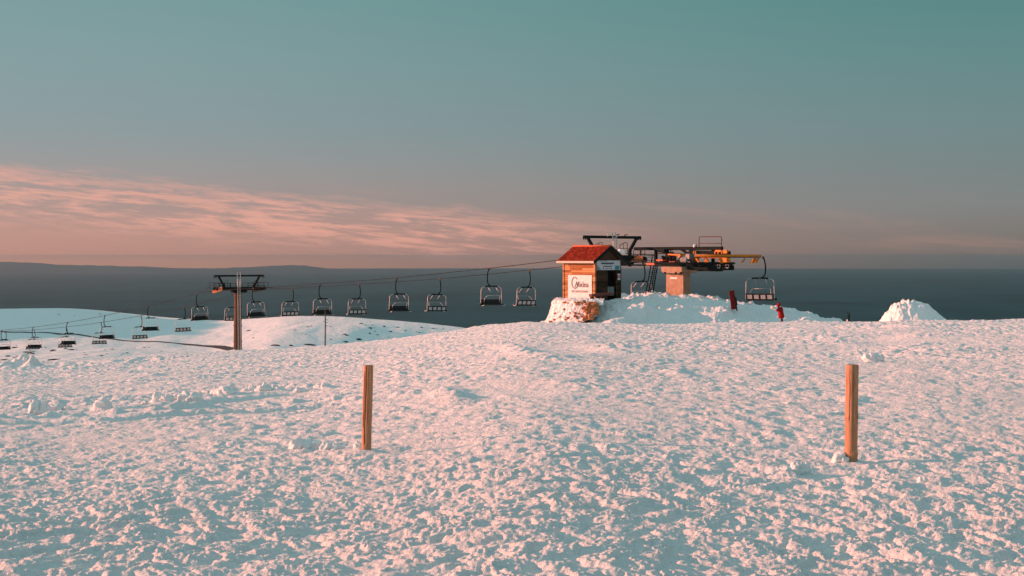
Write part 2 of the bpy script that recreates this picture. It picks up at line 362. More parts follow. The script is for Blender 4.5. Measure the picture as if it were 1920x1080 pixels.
def H_full(X, Y):
    h = H_base(X, Y)
    near = 1 - sst(Y, 150, 200)
    det = np.zeros_like(h); mk = Y < 200
    det[mk] = snow_detail(X[mk], Y[mk])
    sm = np.ones_like(h)
    mk = (Y > 14) & (Y < 60) & (X < 4)
    xs, ys = X[mk], Y[mk]
    e = np.zeros(xs.shape); sme = np.ones(xs.shape)
    for pts, dep, wd in ((G1, 0.27, 0.70), (G2, 0.25, 0.60)):
        dd, tt = poly_dist(xs, ys, pts)
        gk = np.exp(-(dd / wd) ** 4) * (1 - sst(xs, -1.5, 0.3)); e -= dep * gk; sme *= 1 - 0.75 * gk
    dd, tt = poly_dist(xs, ys, BERM)
    lum = np.clip(0.5 + 0.9 * perlin(xs / 0.5, ys / 0.6, 30) + 0.7 * perlin(xs / .22, ys / .25, 31), 0, 1.5)
    e += 0.13 * np.exp(-(dd / 0.34) ** 2) * np.clip(lum, 0, 1) * (1 - sst(xs, -3.5, -1.0))
    dd, tt = poly_dist(xs, ys, RIDGE2)
    lum = np.clip(0.55 + 1.0 * perlin(xs / 0.5, ys / 0.5, 33), 0, 1.3)
    e += 0.11 * np.exp(-(dd / 0.25) ** 2) * lum * (1 - sst(xs, -2.5, -0.5))
    h[mk] += e; sm[mk] = sme
    for (px, py, rx, ry, dp) in ((950, 728, 1.15, 2.2, 0.40), (1045, 651, 1.5, 5.0, 0.55), (1000, 733, .5, 1.0, 0.16), (1130, 822, 1.3, 0.5, 0.16), (1450, 792, 0.5, 0.5, 0.13), (1540, 882, 0.55, 0.40, 0.17), (1210, 655, 1.2, 2.5, 0.3), (1330, 700, .8, 1.5, 0.2), (1700, 722, .7, 1.3, 0.16), (1650, 750, .6, .8, 0.14), (780, 697, .5, 1.2, .16),
                                  (320, 702, .7, 1.4, 0.18), (1780, 614, 2.2, 3, 0.45), (1620, 637, 1.6, 2.6, 0.36), (1570, 618, 2.2, 3.0, 0.42), (800, 838, 0.9, 0.30, 0.16)):
        c = solve(px, py)
        r = np.hypot((X - c.x) / rx, (Y - c.y) / ry)
        gk = np.exp(-r ** 4); h -= 0.30 * dp * gk; sm *= 1 - 0.55 * gk
        lipw = 0.30 * rx; h += 0.42 * dp * np.exp(-((X - c.x + rx * 1.05 + 0.10 * (Y - c.y)) / lipw) ** 2 - ((Y - c.y) / ry) ** 2) * (1 + 0.5 * perlin(X / .5, Y / .6, 45))
    h = h + det * near * sm
    for (cx, cy) in ((-2.01, 19.6), (4.24, 17.8)):
        h += 0.035 * np.exp(-((np.hypot(X - cx, Y - cy) - 0.12) / 0.10) ** 2)
    # bank of ploughed snow at the far left edge of the crest
    for (px, py, d, hgt, sx, sy) in ((-70, 690, 100, 0.4, 2.4, 3), (22, 688, 100, 0.30, 1.6, 2), (46, 684, 100, 0.45, 0.8, 1.6), (62, 683, 99, 0.55, 0.32, 1.2)):
        cx, cy = (px - 960) / F * d, d
        r2 = ((X - cx) / sx) ** 2 + ((Y - cy) / sy) ** 2
        h += hgt * np.exp(-r2) * (1 + 0.5 * perlin(X / .4, Y / .6, 40))
    mk = (X < -25) & (Y > 60) & (Y < 110)
    h[mk] += 0.25 * np.maximum(perlin(X[mk] / 0.9, Y[mk] / 1.6, 41), 0) * sst(Y[mk], 75, 95)
    return h

rows = [0.8]
while rows[-1] < 4: rows.append(rows[-1] + 0.15)
while rows[-1] < 7.5: rows.append(rows[-1] + 0.06)
while rows[-1] < 165: rows.append(rows[-1] + float(row_step(np.array(rows[-1]))) * (1 if rows[-1] < 128 else 2.5))
while rows[-1] < 950: rows.append(rows[-1] * 1.006)
while rows[-1] < 3200: rows.append(rows[-1] * 1.05)
rows = np.array(rows)
cols = np.concatenate([np.linspace(-3.0, -0.46, 60)[:-1], np.linspace(-0.46, 0.42, 1560), np.linspace(0.42, 3.0, 60)[1:]])
YY, UU = np.meshgrid(rows, cols, indexing='ij'); XX = UU * YY
ZZ = H_full(XX, YY)
ZZ = np.maximum(ZZ, -519)
near_rows = int(np.searchsorted(rows, 185)) 
nC = len(cols)
V = np.stack([XX.ravel(), YY.ravel(), ZZ.ravel()], 1)
g1 = np_mesh('snow_field', V[:near_rows * nC], grid_quads(near_rows, nC), [M_snow])
tag(g1, kind='structure')
i0 = near_rows - 1
g2 = np_mesh('snow_hill', V[i0 * nC:], grid_quads(len(rows) - i0, nC), [M_snow_far])
tag(g2, kind='structure')

# far lowland, reaching the horizon, and the long low ridge on it
M_plain = mat('wooded_lowland', (0.022, 0.075, 0.088), 0.95, 0, 0.45, 0.0006, coords='Object', spec=0.0)
M_hill = mat('distant_hill_ground', (0.055, 0.090, 0.100), 0.95, 0, 0.3, 0.0003, coords='Object', spec=0.0)
R_ = np.concatenate([[200.], np.geomspace(800, 60000, 40)]); A_ = np.linspace(0, 2 * math.pi, 181)
RR, AA = np.meshgrid(R_, A_, indexing='ij')
plain = np_mesh('lowland_plain', np.stack([(RR * np.sin(AA)).ravel(), (RR * np.cos(AA)).ravel(), np.full(RR.size, -520.0)], 1), grid_quads(len(R_), 181), [M_plain])
tag(plain, kind='structure')
hx = np.linspace(-600, 2500, 620); hy = np.linspace(0, 1, 26)
prof = np.interp(hx, [-600, -200, 0, 60, 100, 200, 280, 330, 400, 480, 540, 570, 610, 650, 700, 760, 860, 1000, 1300, 1700, 2500],
                 [489, 488, 490.5, 492, 496, 498.5, 500.5, 503, 503.5, 500.5, 497, 497.5, 503, 506, 503.5, 505.5, 508, 512, 516, 520, 522])
HX, HT = np.meshgrid(hx, hy, indexing='ij')
DD = 42000 + HT * 12000
pk = np.maximum(-(prof[:, None] - EYE) / F * 48000 + 14 * perlin(HX / 22, HT * 0 + 1.5, 51) + 6 * perlin(HX / 7, HT * 0 + 2.5, 52), -515)
sh = np.sin(np.pi * HT) ** 0.8
HZ = -530 + (pk + 530) * sh * (1 - 0.12 * np.abs(perlin(HX / 30, HT * 5, 53)) * (1 - sh))
hills = np_mesh('distant_hills', np.stack([((HX - 960) / F * DD).ravel(), DD.ravel(), HZ.ravel()], 1), grid_quads(len(hx), len(hy)), [M_hill])
tag(hills, kind='structure')

# ------------------------------------------------------------------ snow mound the station stands on
TOPX = [960, 1000, 1025, 1040, 1060, 1120, 1150, 1180, 1205, 1230, 1250, 1300, 1340, 1365, 1400, 1425, 1445, 1470, 1500, 1530, 1560, 1580, 1640]
TOPY = [640, 618, 605, 585, 566, 559, 557, 553, 554, 549, 550, 553, 556, 564, 565, 568, 574, 580, 583, 590, 600, 606, 625]
def mound_h(X, Y):
    px = 960 + F * X / 124.0
    top = -(np.interp(px, TOPX, TOPY) - EYE) / F * 124.0
    base = H_main(X, Y) - 0.6
    k = sst(Y, 104.5, 113.5) * (1 - sst(Y, 134, 150))
    plate = top + (Y - 124) * -0.010
    plate = np.where(px < 1180, plate + 0.28 * (1 - sst(Y, 112, 124)) * sst(px, 1040, 1120), plate)
    h = base + (np.maximum(plate, base) - base) * k
    # pushed-up ridge catching the sun in front of the hut
    rp = [((1128 - 960) / F * 106, 106), ((1158 - 960) / F * 106.5, 106.5), ((1182 - 960) / F * 108, 108), ((1215 - 960) / F * 110, 110)]
    dd, tt = poly_dist(X, Y, rp)
    h += 0.75 * np.exp(-(dd / 1.1) ** 2)
    # lit bank round the pillar foot
    rp = [((1196 - 960) / F * 121, 121), ((1240 - 960) / F * 122, 122), ((1292 - 960) / F * 122.5, 122.5)]
    dd, tt = poly_dist(X, Y, rp)
    h += 0.22 * np.exp(-(dd / 1.0) ** 2) * (1 + 1.0 * perlin(X / .5, Y / .7, 61))
    rough = 0.10 * np.maximum(perlin(X / 1.1, Y / 1.3, 62), -0.1) + 0.09 * np.maximum(perlin(X / .42, Y / .5, 63), 0) + 0.05 * perlin(X / .2, Y / .25, 64) + 0.20 * perlin(X / 3.5, Y / 4, 65)
    rough = rough + 0.22 * perlin(X / 1.7, Y / 1.9, 66) + 0.18 * np.maximum(perlin(X / .8, Y / .9, 67), 0) - 0.28
    return h + rough * (1.0 + 0.6 * sst(Y, 106, 112))
gx = np.arange(1.2, 30.5, 0.085); gy = np.concatenate([np.arange(102.5, 128, 0.11), np.arange(128, 156, 0.2)])
GY, GX = np.meshgrid(gy, gx, indexing='ij')
GZ = mound_h(GX, GY)
mound = np_mesh('snow_mound', np.stack([GX.ravel(), GY.ravel(), GZ.ravel()], 1), grid_quads(len(gy), len(gx)), [M_snow])
tag(mound, kind='structure')

# ploughed snow heap on the right
HPX = [1648, 1657, 1668, 1678, 1685, 1700, 1712, 1740, 1750, 1765, 1783, 1795]; HPY = [606, 601, 584, 570, 564, 562, 562, 564, 573, 586, 600, 607]
dH = 103.0
hxs = np.arange((1644 - 960) / F * dH, (1798 - 960) / F * dH, 0.035); hys = np.arange(dH - 2.6, dH + 3.5, 0.05)
HYg, HXg = np.meshgrid(hys, hxs, indexing='ij')
pp = 960 + F * HXg / dH
pp2 = pp + 22 * np.maximum(dH - HYg, 0) * sst(pp, 1688, 1735)
zt = -(np.interp(pp2, HPX, HPY) + 6 - EYE) / F * dH; zb = H_main(HXg, HYg) - 0.35
kk = sst(HYg, dH - 2.3, dH - 0.2 + 0.5 * perlin(HXg / .8, HYg * 0, 71)) * (1 - sst(HYg, dH + 0.9, dH + 3.3))
zz = zb + (np.maximum(zt, zb) - zb) * kk
zz += (0.24 * perlin(HXg / .45, HYg / .8, 72) + 0.20 * np.maximum(perlin(HXg / .2, HYg / .25, 73), -.2) + 0.05 * perlin(HXg / .1, HYg / .1, 74)) * kk * (1 - 0.8 * sst(pp2, 1712, 1745))
hc_ = Vector(((1716 - 960) / F * dH, dH, float(H_main(np.array([28.5]), np.array([dH]))[0])))
heap = np_mesh('snow_pile', np.stack([HXg.ravel() - hc_.x, HYg.ravel() - hc_.y, zz.ravel() - hc_.z], 1), grid_quads(len(hys), len(hxs)), [M_snow_chunk])
heap.location = hc_
tag(heap, 'large flat-topped heap of ploughed snow standing alone on the right of the crest', 'snow pile')

# ------------------------------------------------------------------ loose snow chunks
def chunk(px, py, wpx, hpx, label, seed, mt=M_snow_chunk, lobes=3, depth=None):
    c = solve(px, py); 
    d = c.y; wm, hm = wpx / F * d, hpx / F * d
    bm = bmesh.new()
    rnd = random.Random(seed)
    for k in range(lobes):
        t_ = bmesh.ops.create_icosphere(bm, subdivisions=4, radius=1)
        ox = (k - (lobes - 1) / 2) / max(lobes, 1) * wm * 0.85; sx = wm / (lobes + 0.4) * rnd.uniform(.85, 1.1); sz = hm * rnd.uniform(.6, .85); sy = sx * rnd.uniform(.7, 1.0)
        oy = rnd.uniform(-.3, .3) * sy
        for v in t_['verts']:
            n_ = v.co.normalized(); q = n_ * 1.7 + Vector((seed * 3.1 + k * 5, 0, 0))
            dsp = 1 + 0.35 * mnoise.noise(q) + 0.22 * mnoise.noise(q * 2.3) + 0.10 * mnoise.noise(q * 5.5) + 0.05 * mnoise.noise(q * 12)
            v.co = Vector((n_.x * sx * dsp + ox, n_.y * sy * dsp + oy, n_.z * sz * dsp))
    me = bpy.data.meshes.new('snow_chunk'); bm.to_mesh(me); bm.free()
    for p in me.polygons: p.use_smooth = True
    me.materials.append(mt)
    o = bpy.data.objects.new('snow_chunk', me); COL.objects.link(o); o.location = c + Vector((0, 0, -0.01))
    tag(o, label, 'snow chunk', 'loose snow chunks lying on the crust'); return o
chunk(576, 838, 66, 22, 'long double lump of clean snow lying left of the left wooden post', 1, lobes=3)
chunk(622, 843, 36, 18, 'rounded snow lump between the long double lump and the left post', 2, lobes=2)
chunk(1500, 882, 34, 24, 'bright blocky snow chunk left of the right wooden post', 3, lobes=2)
chunk(1473, 884, 26, 15, 'low pinkish snow chunk leaning against the bright blocky one', 4, lobes=1)
chunk(671, 841, 13, 17, 'small snow lump touching the foot of the left wooden post', 5, lobes=1)
chunk(1576, 862, 22, 18, 'snow lump banked against the foot of the right wooden post', 6, lobes=1)
chunk(1637, 672, 34, 16, 'small pointed snow lump behind the right wooden post', 7, lobes=2)
chunk(1730, 903, 16, 14, 'small round snow chunk in the foreground right of the right post', 8, lobes=1)
chunk(1480, 757, 18, 6, 'flat pale snow chip left of the right post top', 9, lobes=1)
chunk(1572, 774, 14, 7, 'pale snow chip beside the middle of the right post', 10, lobes=1)
chunk(75, 770, 34, 24, 'snow block at the left end of the rutted track edge', 11, lobes=2)
chunk(194, 766, 30, 24, 'snow block on the track edge right of the leftmost block', 12, lobes=1)
chunk(305, 752, 36, 22, 'wide snow block on the middle of the track edge', 13, lobes=2)
chunk(355, 749, 42, 18, 'long low snow block on the track edge', 14, lobes=2)
chunk(425, 738, 24, 27, 'tall snow block on the track edge, second from its right end', 15, lobes=1)
chunk(494, 735, 24, 24, 'tall snow block at the right end of the track edge', 16, lobes=1)
chunk(600, 728, 16, 12, 'small snow block alone between the track edge and the left post', 17, lobes=1)

rndc = random.Random(77)
for i in range(26):
    x = rndc.uniform(60, 610); y = np.interp(x, [0, 75, 190, 300, 350, 425, 495, 600], [766, 762, 759, 748, 744, 734, 729, 730]) + rndc.uniform(-3, 5)
    s_ = rndc.uniform(7, 17); chunk(x, y, s_ * 1.3, s_ * .8, 'small pinkish snow lump in the crumbled row along the rutted track', 100 + i, lobes=1 + i % 2)

# ------------------------------------------------------------------ two round wooden posts
def wood_mat():
    m = bpy.data.materials.new('peeled_pine'); m.use_nodes = True
    b = NB(m.node_tree); bs = m.node_tree.nodes['Principled BSDF']
    tcn = b.n('ShaderNodeTexCoord'); mp = b.n('ShaderNodeMapping'); b.l(tcn.outputs['Object'], mp.inputs[0]); mp.inputs['Scale'].default_value = (1, 1, 0.05)
    g = b.noise(mp.outputs[0], 55, 6, 0.65, 0.6); g2 = b.noise(tcn.outputs['Object'], 5, 4, 0.6)
    c1 = b.ramp(g, [(0.30, (0.20, 0.08, 0.035, 1)), (0.44, (0.42, 0.205, 0.105, 1)), (0.62, (0.52, 0.275, 0.15, 1)), (0.8, (0.58, 0.33, 0.19, 1))])
    c2 = b.mix(b.m('MULTIPLY', b.sstep(g2, 0.5, 0.7), 0.45), c1, (0.30, 0.16, 0.10, 1))
    b.l(c2, bs.inputs['Base Color']); bs.inputs['Roughness'].default_value = 0.75
    bn = b.n('ShaderNodeBump'); b.l(g, bn.inputs['Height']); bn.inputs['Strength'].default_value = 0.8; bn.inputs['Distance'].default_value = 0.006
    b.l(bn.outputs[0], bs.inputs['Normal'])
    return m
M_wood = wood_mat()
def post(base_px, top_px, wpx, d, cracks, knots, label, seed):
    b = P(base_px[0], base_px[1], d); tp = P(top_px[0], top_px[1], d)
    root = empty('wooden_post', b)
    R = wpx / F * d / 2; L = (tp - b).length + 0.25; ax = (tp - b).normalized()
    nr, ns = 220, 144
    zz_ = np.linspace(-0.25, L - 0.25, nr); th = np.linspace(0, 2 * math.pi, ns, endpoint=False)
    Z, T = np.meshgrid(zz_, th, indexing='ij')
    r = R * (1 + 0.025 * perlin(Z * 2.2, T * 0 + seed, 81) + 0.02 * perlin(np.cos(T) * 1.3 + seed, np.sin(T) * 1.3 + Z * 1.5, 82))
    for (t0, z0, z1, wd, dp) in cracks:
        tc_ = t0 + 0.10 * perlin(Z * 4, Z * 0 + t0, 83) + 0.03 * perlin(Z * 17, Z * 0 + t0, 84)
        dd = np.abs((T - tc_ + math.pi) % (2 * math.pi) - math.pi) * R
        r -= dp * np.exp(-(dd / wd) ** 2) * sst(Z, z0 - .03, z0 + .03) * (1 - sst(Z, z1 - .03, z1 + .03))
    for (t0, z0, rad, up) in knots:
        dd = np.hypot(((T - t0 + math.pi) % (2 * math.pi) - math.pi) * R, Z - z0)
        r += up * np.exp(-(dd / (rad * 2.6)) ** 2) - 0.022 * np.exp(-(dd / (rad * .55)) ** 2)
        r += up * 0.5 * np.exp(-((Z - z0) / 0.03) ** 2)
    r = np.where(Z > L - 0.262, r * (1 - 0.03 * sst(Z, L - 0.262, L - 0.25)), r)
    vs = [((r * np.cos(T)).ravel()), ((r * np.sin(T)).ravel()), (Z + ax.x * 0).ravel()]
    vv = np.stack(vs, 1)
    vv[:, 0] += vv[:, 2] * ax.x / ax.z; vv[:, 1] += vv[:, 2] * ax.y / ax.z
    q = []
    for i in range(nr - 1):
        a = i * ns + np.arange(ns); bb = i * ns + (np.arange(ns) + 1) % ns
        q.append(np.stack([a, bb, bb + ns, a + ns], 1))
    np_mesh('post_shaft', vv, np.concatenate(q), [M_wood], parent=root)
    topr = vv[(nr - 1) * ns:]
    mb = MB(); n = ns; cen = topr.mean(0)
    inner = [tuple(cen + (v - cen) * 0.5 + np.array([0, 0, 0.002])) for v in topr]
    mb.add([tuple(v) for v in topr] + inner + [tuple(cen + np.array([0, 0, 0.001]))], [[i, (i + 1) % n, n + (i + 1) % n, n + i] for i in range(n)] + [[n + i, n + (i + 1) % n, 2 * n] for i in range(n)])
    mb.build('end_grain', mat('end_grain_wood', (0.25, 0.14, 0.08), 0.9, 0, 0.4, 30), root)
    tag(root, label, 'post', 'wooden posts set in the foreground snow')
# angle -90 deg faces the camera
post((686.5, 848), (691, 685), 18.3, 19.6, [(math.radians(-108), .12, 1.2, .0075, .035), (math.radians(-130), .35, 1.1, .006, .018), (math.radians(-80), .4, 1.15, .003, .008), (math.radians(-60), .1, .6, .003, .006)],
     [(math.radians(-75), .50, .010, .006)], 'slim weathered wooden post with a long crack, standing left of centre', 3.3)
post((1595.5, 862), (1598, 684), 23.5, 17.8, [(math.radians(-92), .12, 1.2, .006, .012), (math.radians(-120), .5, 1.15, .004, .008), (math.radians(-70), .1, .8, .003, .005)],
     [(math.radians(-58), .545, .013, .009), (math.radians(-150), .52, .010, .006), (math.radians(-60), .075, .014, .009), (math.radians(-150), .06, .012, .006)],
     'stout smooth wooden post with round knots, standing on the right', 7.1)

# ------------------------------------------------------------------ chairlift geometry
A_PX = [(917, 503), (745, 520.6), (601, 532), (475, 540.5), (370, 551), (279, 573.5), (197, 591.5), (127, 604.5), (62.5, 613.5), (4, 619)]
B_PX = [(992, 506.5), (824, 522.5), (673, 533), (548, 540), (441, 553), (345, 576), (264, 592), (189, 604.5), (124, 613), (64, 618.5), (10, 621)]
def lineA(k): return Vector((140 * (-.01575 - .0726 * k), 140 * (1 + .0972 * k)))
def lineB(k): return Vector((146.3 * (.012 - .07 * k), 146.3 * (1 + .093 * k)))
def k_at(px, ln):
    lo, hi = -3.0, 40.0
    for _ in range(60):
        m_ = (lo + hi) / 2; p = ln(m_)
        if 960 + F * p.x / p.y > px: lo = m_
        else: hi = m_
    return (lo + hi) / 2
def pts3(px, ln):
    out = []
    for x, y in px:
        p = ln(k_at(x, ln)); out.append(Vector((p.x, p.y, (EYE - y) / F * p.y)))
    return out
A3 = pts3(A_PX, lineA); B3 = pts3(B_PX, lineB)
RD = (lineA(3) - lineA(0)).normalized(); AX = Vector((-RD.x, -RD.y, 0)); LT = Vector((-AX.y, AX.x, 0))   # towards the station; far side
if LT.x < 0: LT = -LT
GC = Vector((9.4, 133, 0))
def St(t_, s_, z): return GC + AX * t_ + LT * s_ + Vector((0, 0, z))
def Sp(x, y, s_):           # station point at photo pixel, in the vertical plane s
    # (GC + AX t + LT s).x / .y = u
    u = (x - 960) / F
    c = GC + LT * s_
    t_ = (u * c.y - c.x) / (AX.x - u * AX.y)
    p = c + AX * t_; return Vector((p.x, p.y, (EYE - y) / F * p.y))
def bez(p0, p1, p2, p3, n=10):
    return [((1 - t_) ** 3) * p0 + 3 * ((1 - t_) ** 2) * t_ * p1 + 3 * (1 - t_) * t_ * t_ * p2 + t_ ** 3 * p3 for t_ in [i / n for i in range(n + 1)]]

# ------------------------------------------------------------------ chair (origin at the rope grip; +x right, +y the way it faces)
def make_chair():
    root = empty('lift_chair', (0, 0, 0))
    V3 = Vector
    ZT = -1.78; CX = -0.28         # top bar height, chair centre offset from the rope
    m = MB(); m.bar((0, -.20, 0.0), (0, .20, 0.0), .09, .11); m.bar((0, -.10, -.08), (0, .10, -.08), .09, .16)
    m.build('grip', M_brown, root)
    m = MB(); m.tube(bez(V3((0, 0, 0)), V3((.20, 0, -.40)), V3((.22, 0, -1.0)), V3((.18, 0, -1.30)), 8) + bez(V3((.18, 0, -1.30)), V3((.14, 0, -1.58)), V3((-.02, 0, ZT + .06)), V3((CX, 0, ZT)), 8)[1:], .06, 10)
    m.build('hanger_arm', M_dark, root)
    m = MB(); m.tube([V3((CX - .72, 0, ZT - .04)), V3((CX - .5, 0, ZT + .02)), V3((CX + .5, 0, ZT + .02)), V3((CX + .72, 0, ZT - .04))], .055, 8)
    for sx in (-.42, .42): m.bar((CX + sx - .24, 0, ZT), (CX + sx + .24, 0, ZT), .22, .13, bev=.35)
    m.build('top_bar', M_dark, root)
    for sg in (-1, 1):
        m = MB()
        a = V3((CX + sg * .72, 0, ZT - .04)); b = V3((CX + sg * 1.14, 0, ZT - .05)); c = V3((CX + sg * 1.19, -.02, ZT - .35)); d = V3((CX + sg * 1.23, -.02, -3.40))
        m.tube(bez(a, a + V3((sg * .2, 0, 0)), b, c, 6) + [c + (d - c) * .5, d] + bez(d, d + V3((0, 0, -.25)), V3((CX + sg * 1.23, .30, -3.80)), V3((CX + sg * 1.20, .55, -3.58)), 6)[1:], .030, 8)
        m.build('side_frame', M_steel, root)
    # seat cushions (4) and backrest cushions with pale rear plates
    m = MB()
    for i in range(4):
        x0 = CX - 1.14 + i * .57; m.bar((x0 + .285, .0, -3.60), (x0 + .285, .52, -3.54), .54, .11, bev=.25)
    m.build('seat', M_seat, root)
    m = MB()
    for i in range(4):
        x0 = CX - 1.14 + i * .57; m.bar((x0 + .285, -.02, -3.56), (x0 + .285, -.12, -3.12), .54, .09, up=(0, 1, 0), bev=.25)
    m.bar((CX - 1.22, -.14, -3.10), (CX + 1.22, -.14, -3.10), .07, .08); m.bar((CX - 1.22, -.03, -3.62), (CX + 1.22, -.03, -3.62), .09, .08)
    for i in range(5): m.bar((CX - 1.14 + i * .57, -.06, -3.60), (CX - 1.14 + i * .57, -.16, -3.10), .07, .05, up=(0, 1, 0))
    back = m.build('backrest', M_seat, root)
    for i in range(4):
        x0 = CX - 1.14 + i * .57; m = MB(); m.bar((x0 + .285, -.085, -3.52), (x0 + .285, -.175, -3.18), .40, .02, up=(0, 1, 0)); m.build('rear_plate', M_plate, back)
    # raised restraint bar with footrest
    m = MB()
    for sg in (-1, 1):
        m.tube([V3((CX + sg * .46, 0, ZT - .02)), V3((CX + sg * .46 - .02, .58, ZT - .52))], .034, 6)
        m.tube(bez(V3((CX + sg * .90, .05, -3.35)), V3((CX + sg * .92, .10, -2.90)), V3((CX + sg * .80, .3, -2.75)), V3((CX + sg * .72, .56, -2.68)), 6), .026, 6)
    m.tube([V3((CX - .72, .56, -2.68)), V3((CX + .72, .56, -2.68))], .018, 6)
    m.build('restraint_bar', M_steel, root)
    m = MB(); m.lathe((CX + 1.28, .1, -3.54), (1, 0, 0), [(0.001, -.06), (.10, -.05), (.12, 0), (.10, .12), (0.001, .14)], 12); m.build('arm_pad', M_seat, root)
    return root
def children(o): return [c for c in bpy.data.objects if c.parent == o]
def copy_tree(o, parent=None):
    c = o.copy(); COL.objects.link(c); c.parent = parent
    for ch in children(o): copy_tree(ch, c)
    return c
chair0 = make_chair()
ordn = ['first', 'second', 'third', 'fourth', 'fifth', 'sixth', 'seventh', 'eighth', 'ninth', 'tenth', 'eleventh']
GRP = 'four-seat chairs hanging along the lift cable'
used = False
def put_chair(p, facing, label, tilt=0):
    global used
    o = chair0 if not used else copy_tree(chair0); used = True
    o.location = p; rs_ = random.Random(int(abs(p.x) * 97)); o.rotation_euler = (rs_.uniform(-.03, .03), rs_.uniform(-.035, .035), math.atan2(facing.y, facing.x) - math.pi / 2 + rs_.uniform(-.05, .05))
    tag(o, label, 'chairlift seat', GRP); return o
for i, p in enumerate(A3):
    f = AX if True else -AX
    extra = ', cut by the left edge' if i == 9 else ''
    where = {0: 'left of the hut', 3: 'just right of the tower mast', 4: 'just left of the tower'}.get(i, 'counted from the hut')
    put_chair(p, AX, f'{ordn[i]} dark-fronted chair on the nearer cable, {where}{extra}')
for i, p in enumerate(B3):
    where = {0: 'nearest the hut', 3: 'right of the tower', 4: 'half hidden behind the tower mast'}.get(i, 'counted from the hut')
    if i == 10: where = 'cut by the left edge'
    put_chair(p, -AX, f'{ordn[i]} chair with pale back plates on the farther cable, {where}')
pB = lineB(k_at(1206, lineB)); pB3 = Vector((pB.x, pB.y, (EYE - 492) / F * pB.y))
put_chair(pB3, -AX, 'chair between the hut and the ladder, seat touching the snow under the station')
pR = Vector(((1431 - 960) / F * 119.5, 119.5, (EYE - 482) / F * 119.5))
put_chair(pR, Vector((0.45, 1.0, 0)), 'chair hanging from the yellow rail end, turned square, right of the red panel')
bpy.context.view_layer.update()

# ------------------------------------------------------------------ cable: one endless loop round the station wheel
def densify(ps, n=8):           # Catmull-Rom
    out = []
    for i in range(len(ps) - 1):
        p0 = ps[max(i - 1, 0)]; p1 = ps[i]; p2 = ps[i + 1]; p3 = ps[min(i + 2, len(ps) - 1)]
        for k in range(n):
            t_ = k / n
            out.append(0.5 * ((2 * p1) + (-p0 + p2) * t_ + (2 * p0 - 5 * p1 + 4 * p2 - p3) * t_ * t_ + (-p0 + 3 * p1 - 3 * p2 + p3) * t_ ** 3))
    out.append(ps[-1]); return out
def ext(ps, n=4):
    d = ps[-1] - ps[-2]; out = []
    for i in range(1, n + 1): out.append(ps[-1] + d * i + Vector((0, 0, -0.15 * i * i * 0)))
    return out
sA, sB = (A3[0] - GC).dot(LT), (B3[0] - GC).dot(LT)
TW_A = lineA(k_at(409, lineA)); TWA = Vector((TW_A.x, TW_A.y, (EYE - 545) / F * TW_A.y))
TW_B = lineB(k_at(487, lineB)); TWB = Vector((TW_B.x, TW_B.y, (EYE - 543.5) / F * TW_B.y))
Al = ext(A3)[::-1] + A3[:3:-1] + [TWA] + A3[3::-1]
Bl = B3[:4] + [TWB] + B3[4:] + ext(B3)
ZB = -0.62; TC = 12.6; RB = 3.5
A_in = [St(0, sA, 0) + Vector((0, 0, -0.25)), St(TC, sA, ZB)]
B_in = [St(TC, sB, ZB), St(0, sB, 0) + Vector((0, 0, -0.35))]
cs = (sA + sB) / 2; rr_ = abs(sB - sA) / 2
arc = [St(TC + rr_ * math.sin(a), cs - rr_ * math.cos(a), ZB) for a in [math.pi * i / 16 for i in range(1, 16)]]
mb = MB(); mb.tube(densify(Al + [A_in[0]], 8) + [A_in[1]] + arc + [B_in[0]] + densify([B_in[1]] + Bl, 8), 0.034, 6)
tag(mb.build('haul_cable', M_rope), 'thin dark steel cable loop carrying the chairs from the valley to the station', 'cable')

# ------------------------------------------------------------------ tower
TWC = (TWA + TWB) / 2; dT = TWC.y
sT = (TWB - TWA).dot(LT) / 2
root = empty('lift_tower', Vector((TWC.x, TWC.y, (EYE - 662) / F * dT)))
def Tp(t_, s_, y):          # t along the line, s across; y = photo row at the tower's depth
    return Vector((TWC.x, TWC.y, 0)) + AX * t_ + LT * s_ + Vector((0, 0, (EYE - y) / F * dT))
O = root.location
m = MB(O); b_ = P(445.7, 664, dT); tt_ = P(445.7, 541, dT); m.tube([b_ + (tt_ - b_) * i / 6 for i in range(7)], .56, 28, r2=.46)
for y in (575, 610, 640): m.lathe(P(445.7, y, dT), (0, 0, 1), [(.48, -.05), (.60, -.05), (.60, .05), (.48, .05)], 28)
m.build('mast', M_brown, root)
m = MB(O)
m.bar(Tp(-.45, -sT - .2, 541), Tp(-.45, sT + .2, 541), .34, .42); m.bar(Tp(.45, -sT - .2, 541), Tp(.45, sT + .2, 541), .34, .42)
for s_ in (-2.4, -1.2, 0, 1.2, 2.4): m.bar(Tp(-.45, s_, 541), Tp(.45, s_, 541), .2, .3)
m.bar(Tp(-.1, -1.0, 546), Tp(-.1, 1.0, 546), .9, .35)
m.build('cross_arm', M_dark, root)
m = MB(O)
m.bar(Tp(0, -sT - .25, 517), Tp(0, sT + .25, 517), .22, .24)
for sg in (-1, 1):
    m.bar(Tp(0, sg * (sT - .35), 518), Tp(0, sg * (sT - 1.25), 539), .24, .24)
    for e in (.02, .30): m.tube([Tp(0, sg * (sT + e), 517), Tp(0, sg * (sT + e + .04), 520), Tp(0, sg * (sT + e - .08), 521)], .06, 8)
m.build('lifting_frame', M_dark, root)
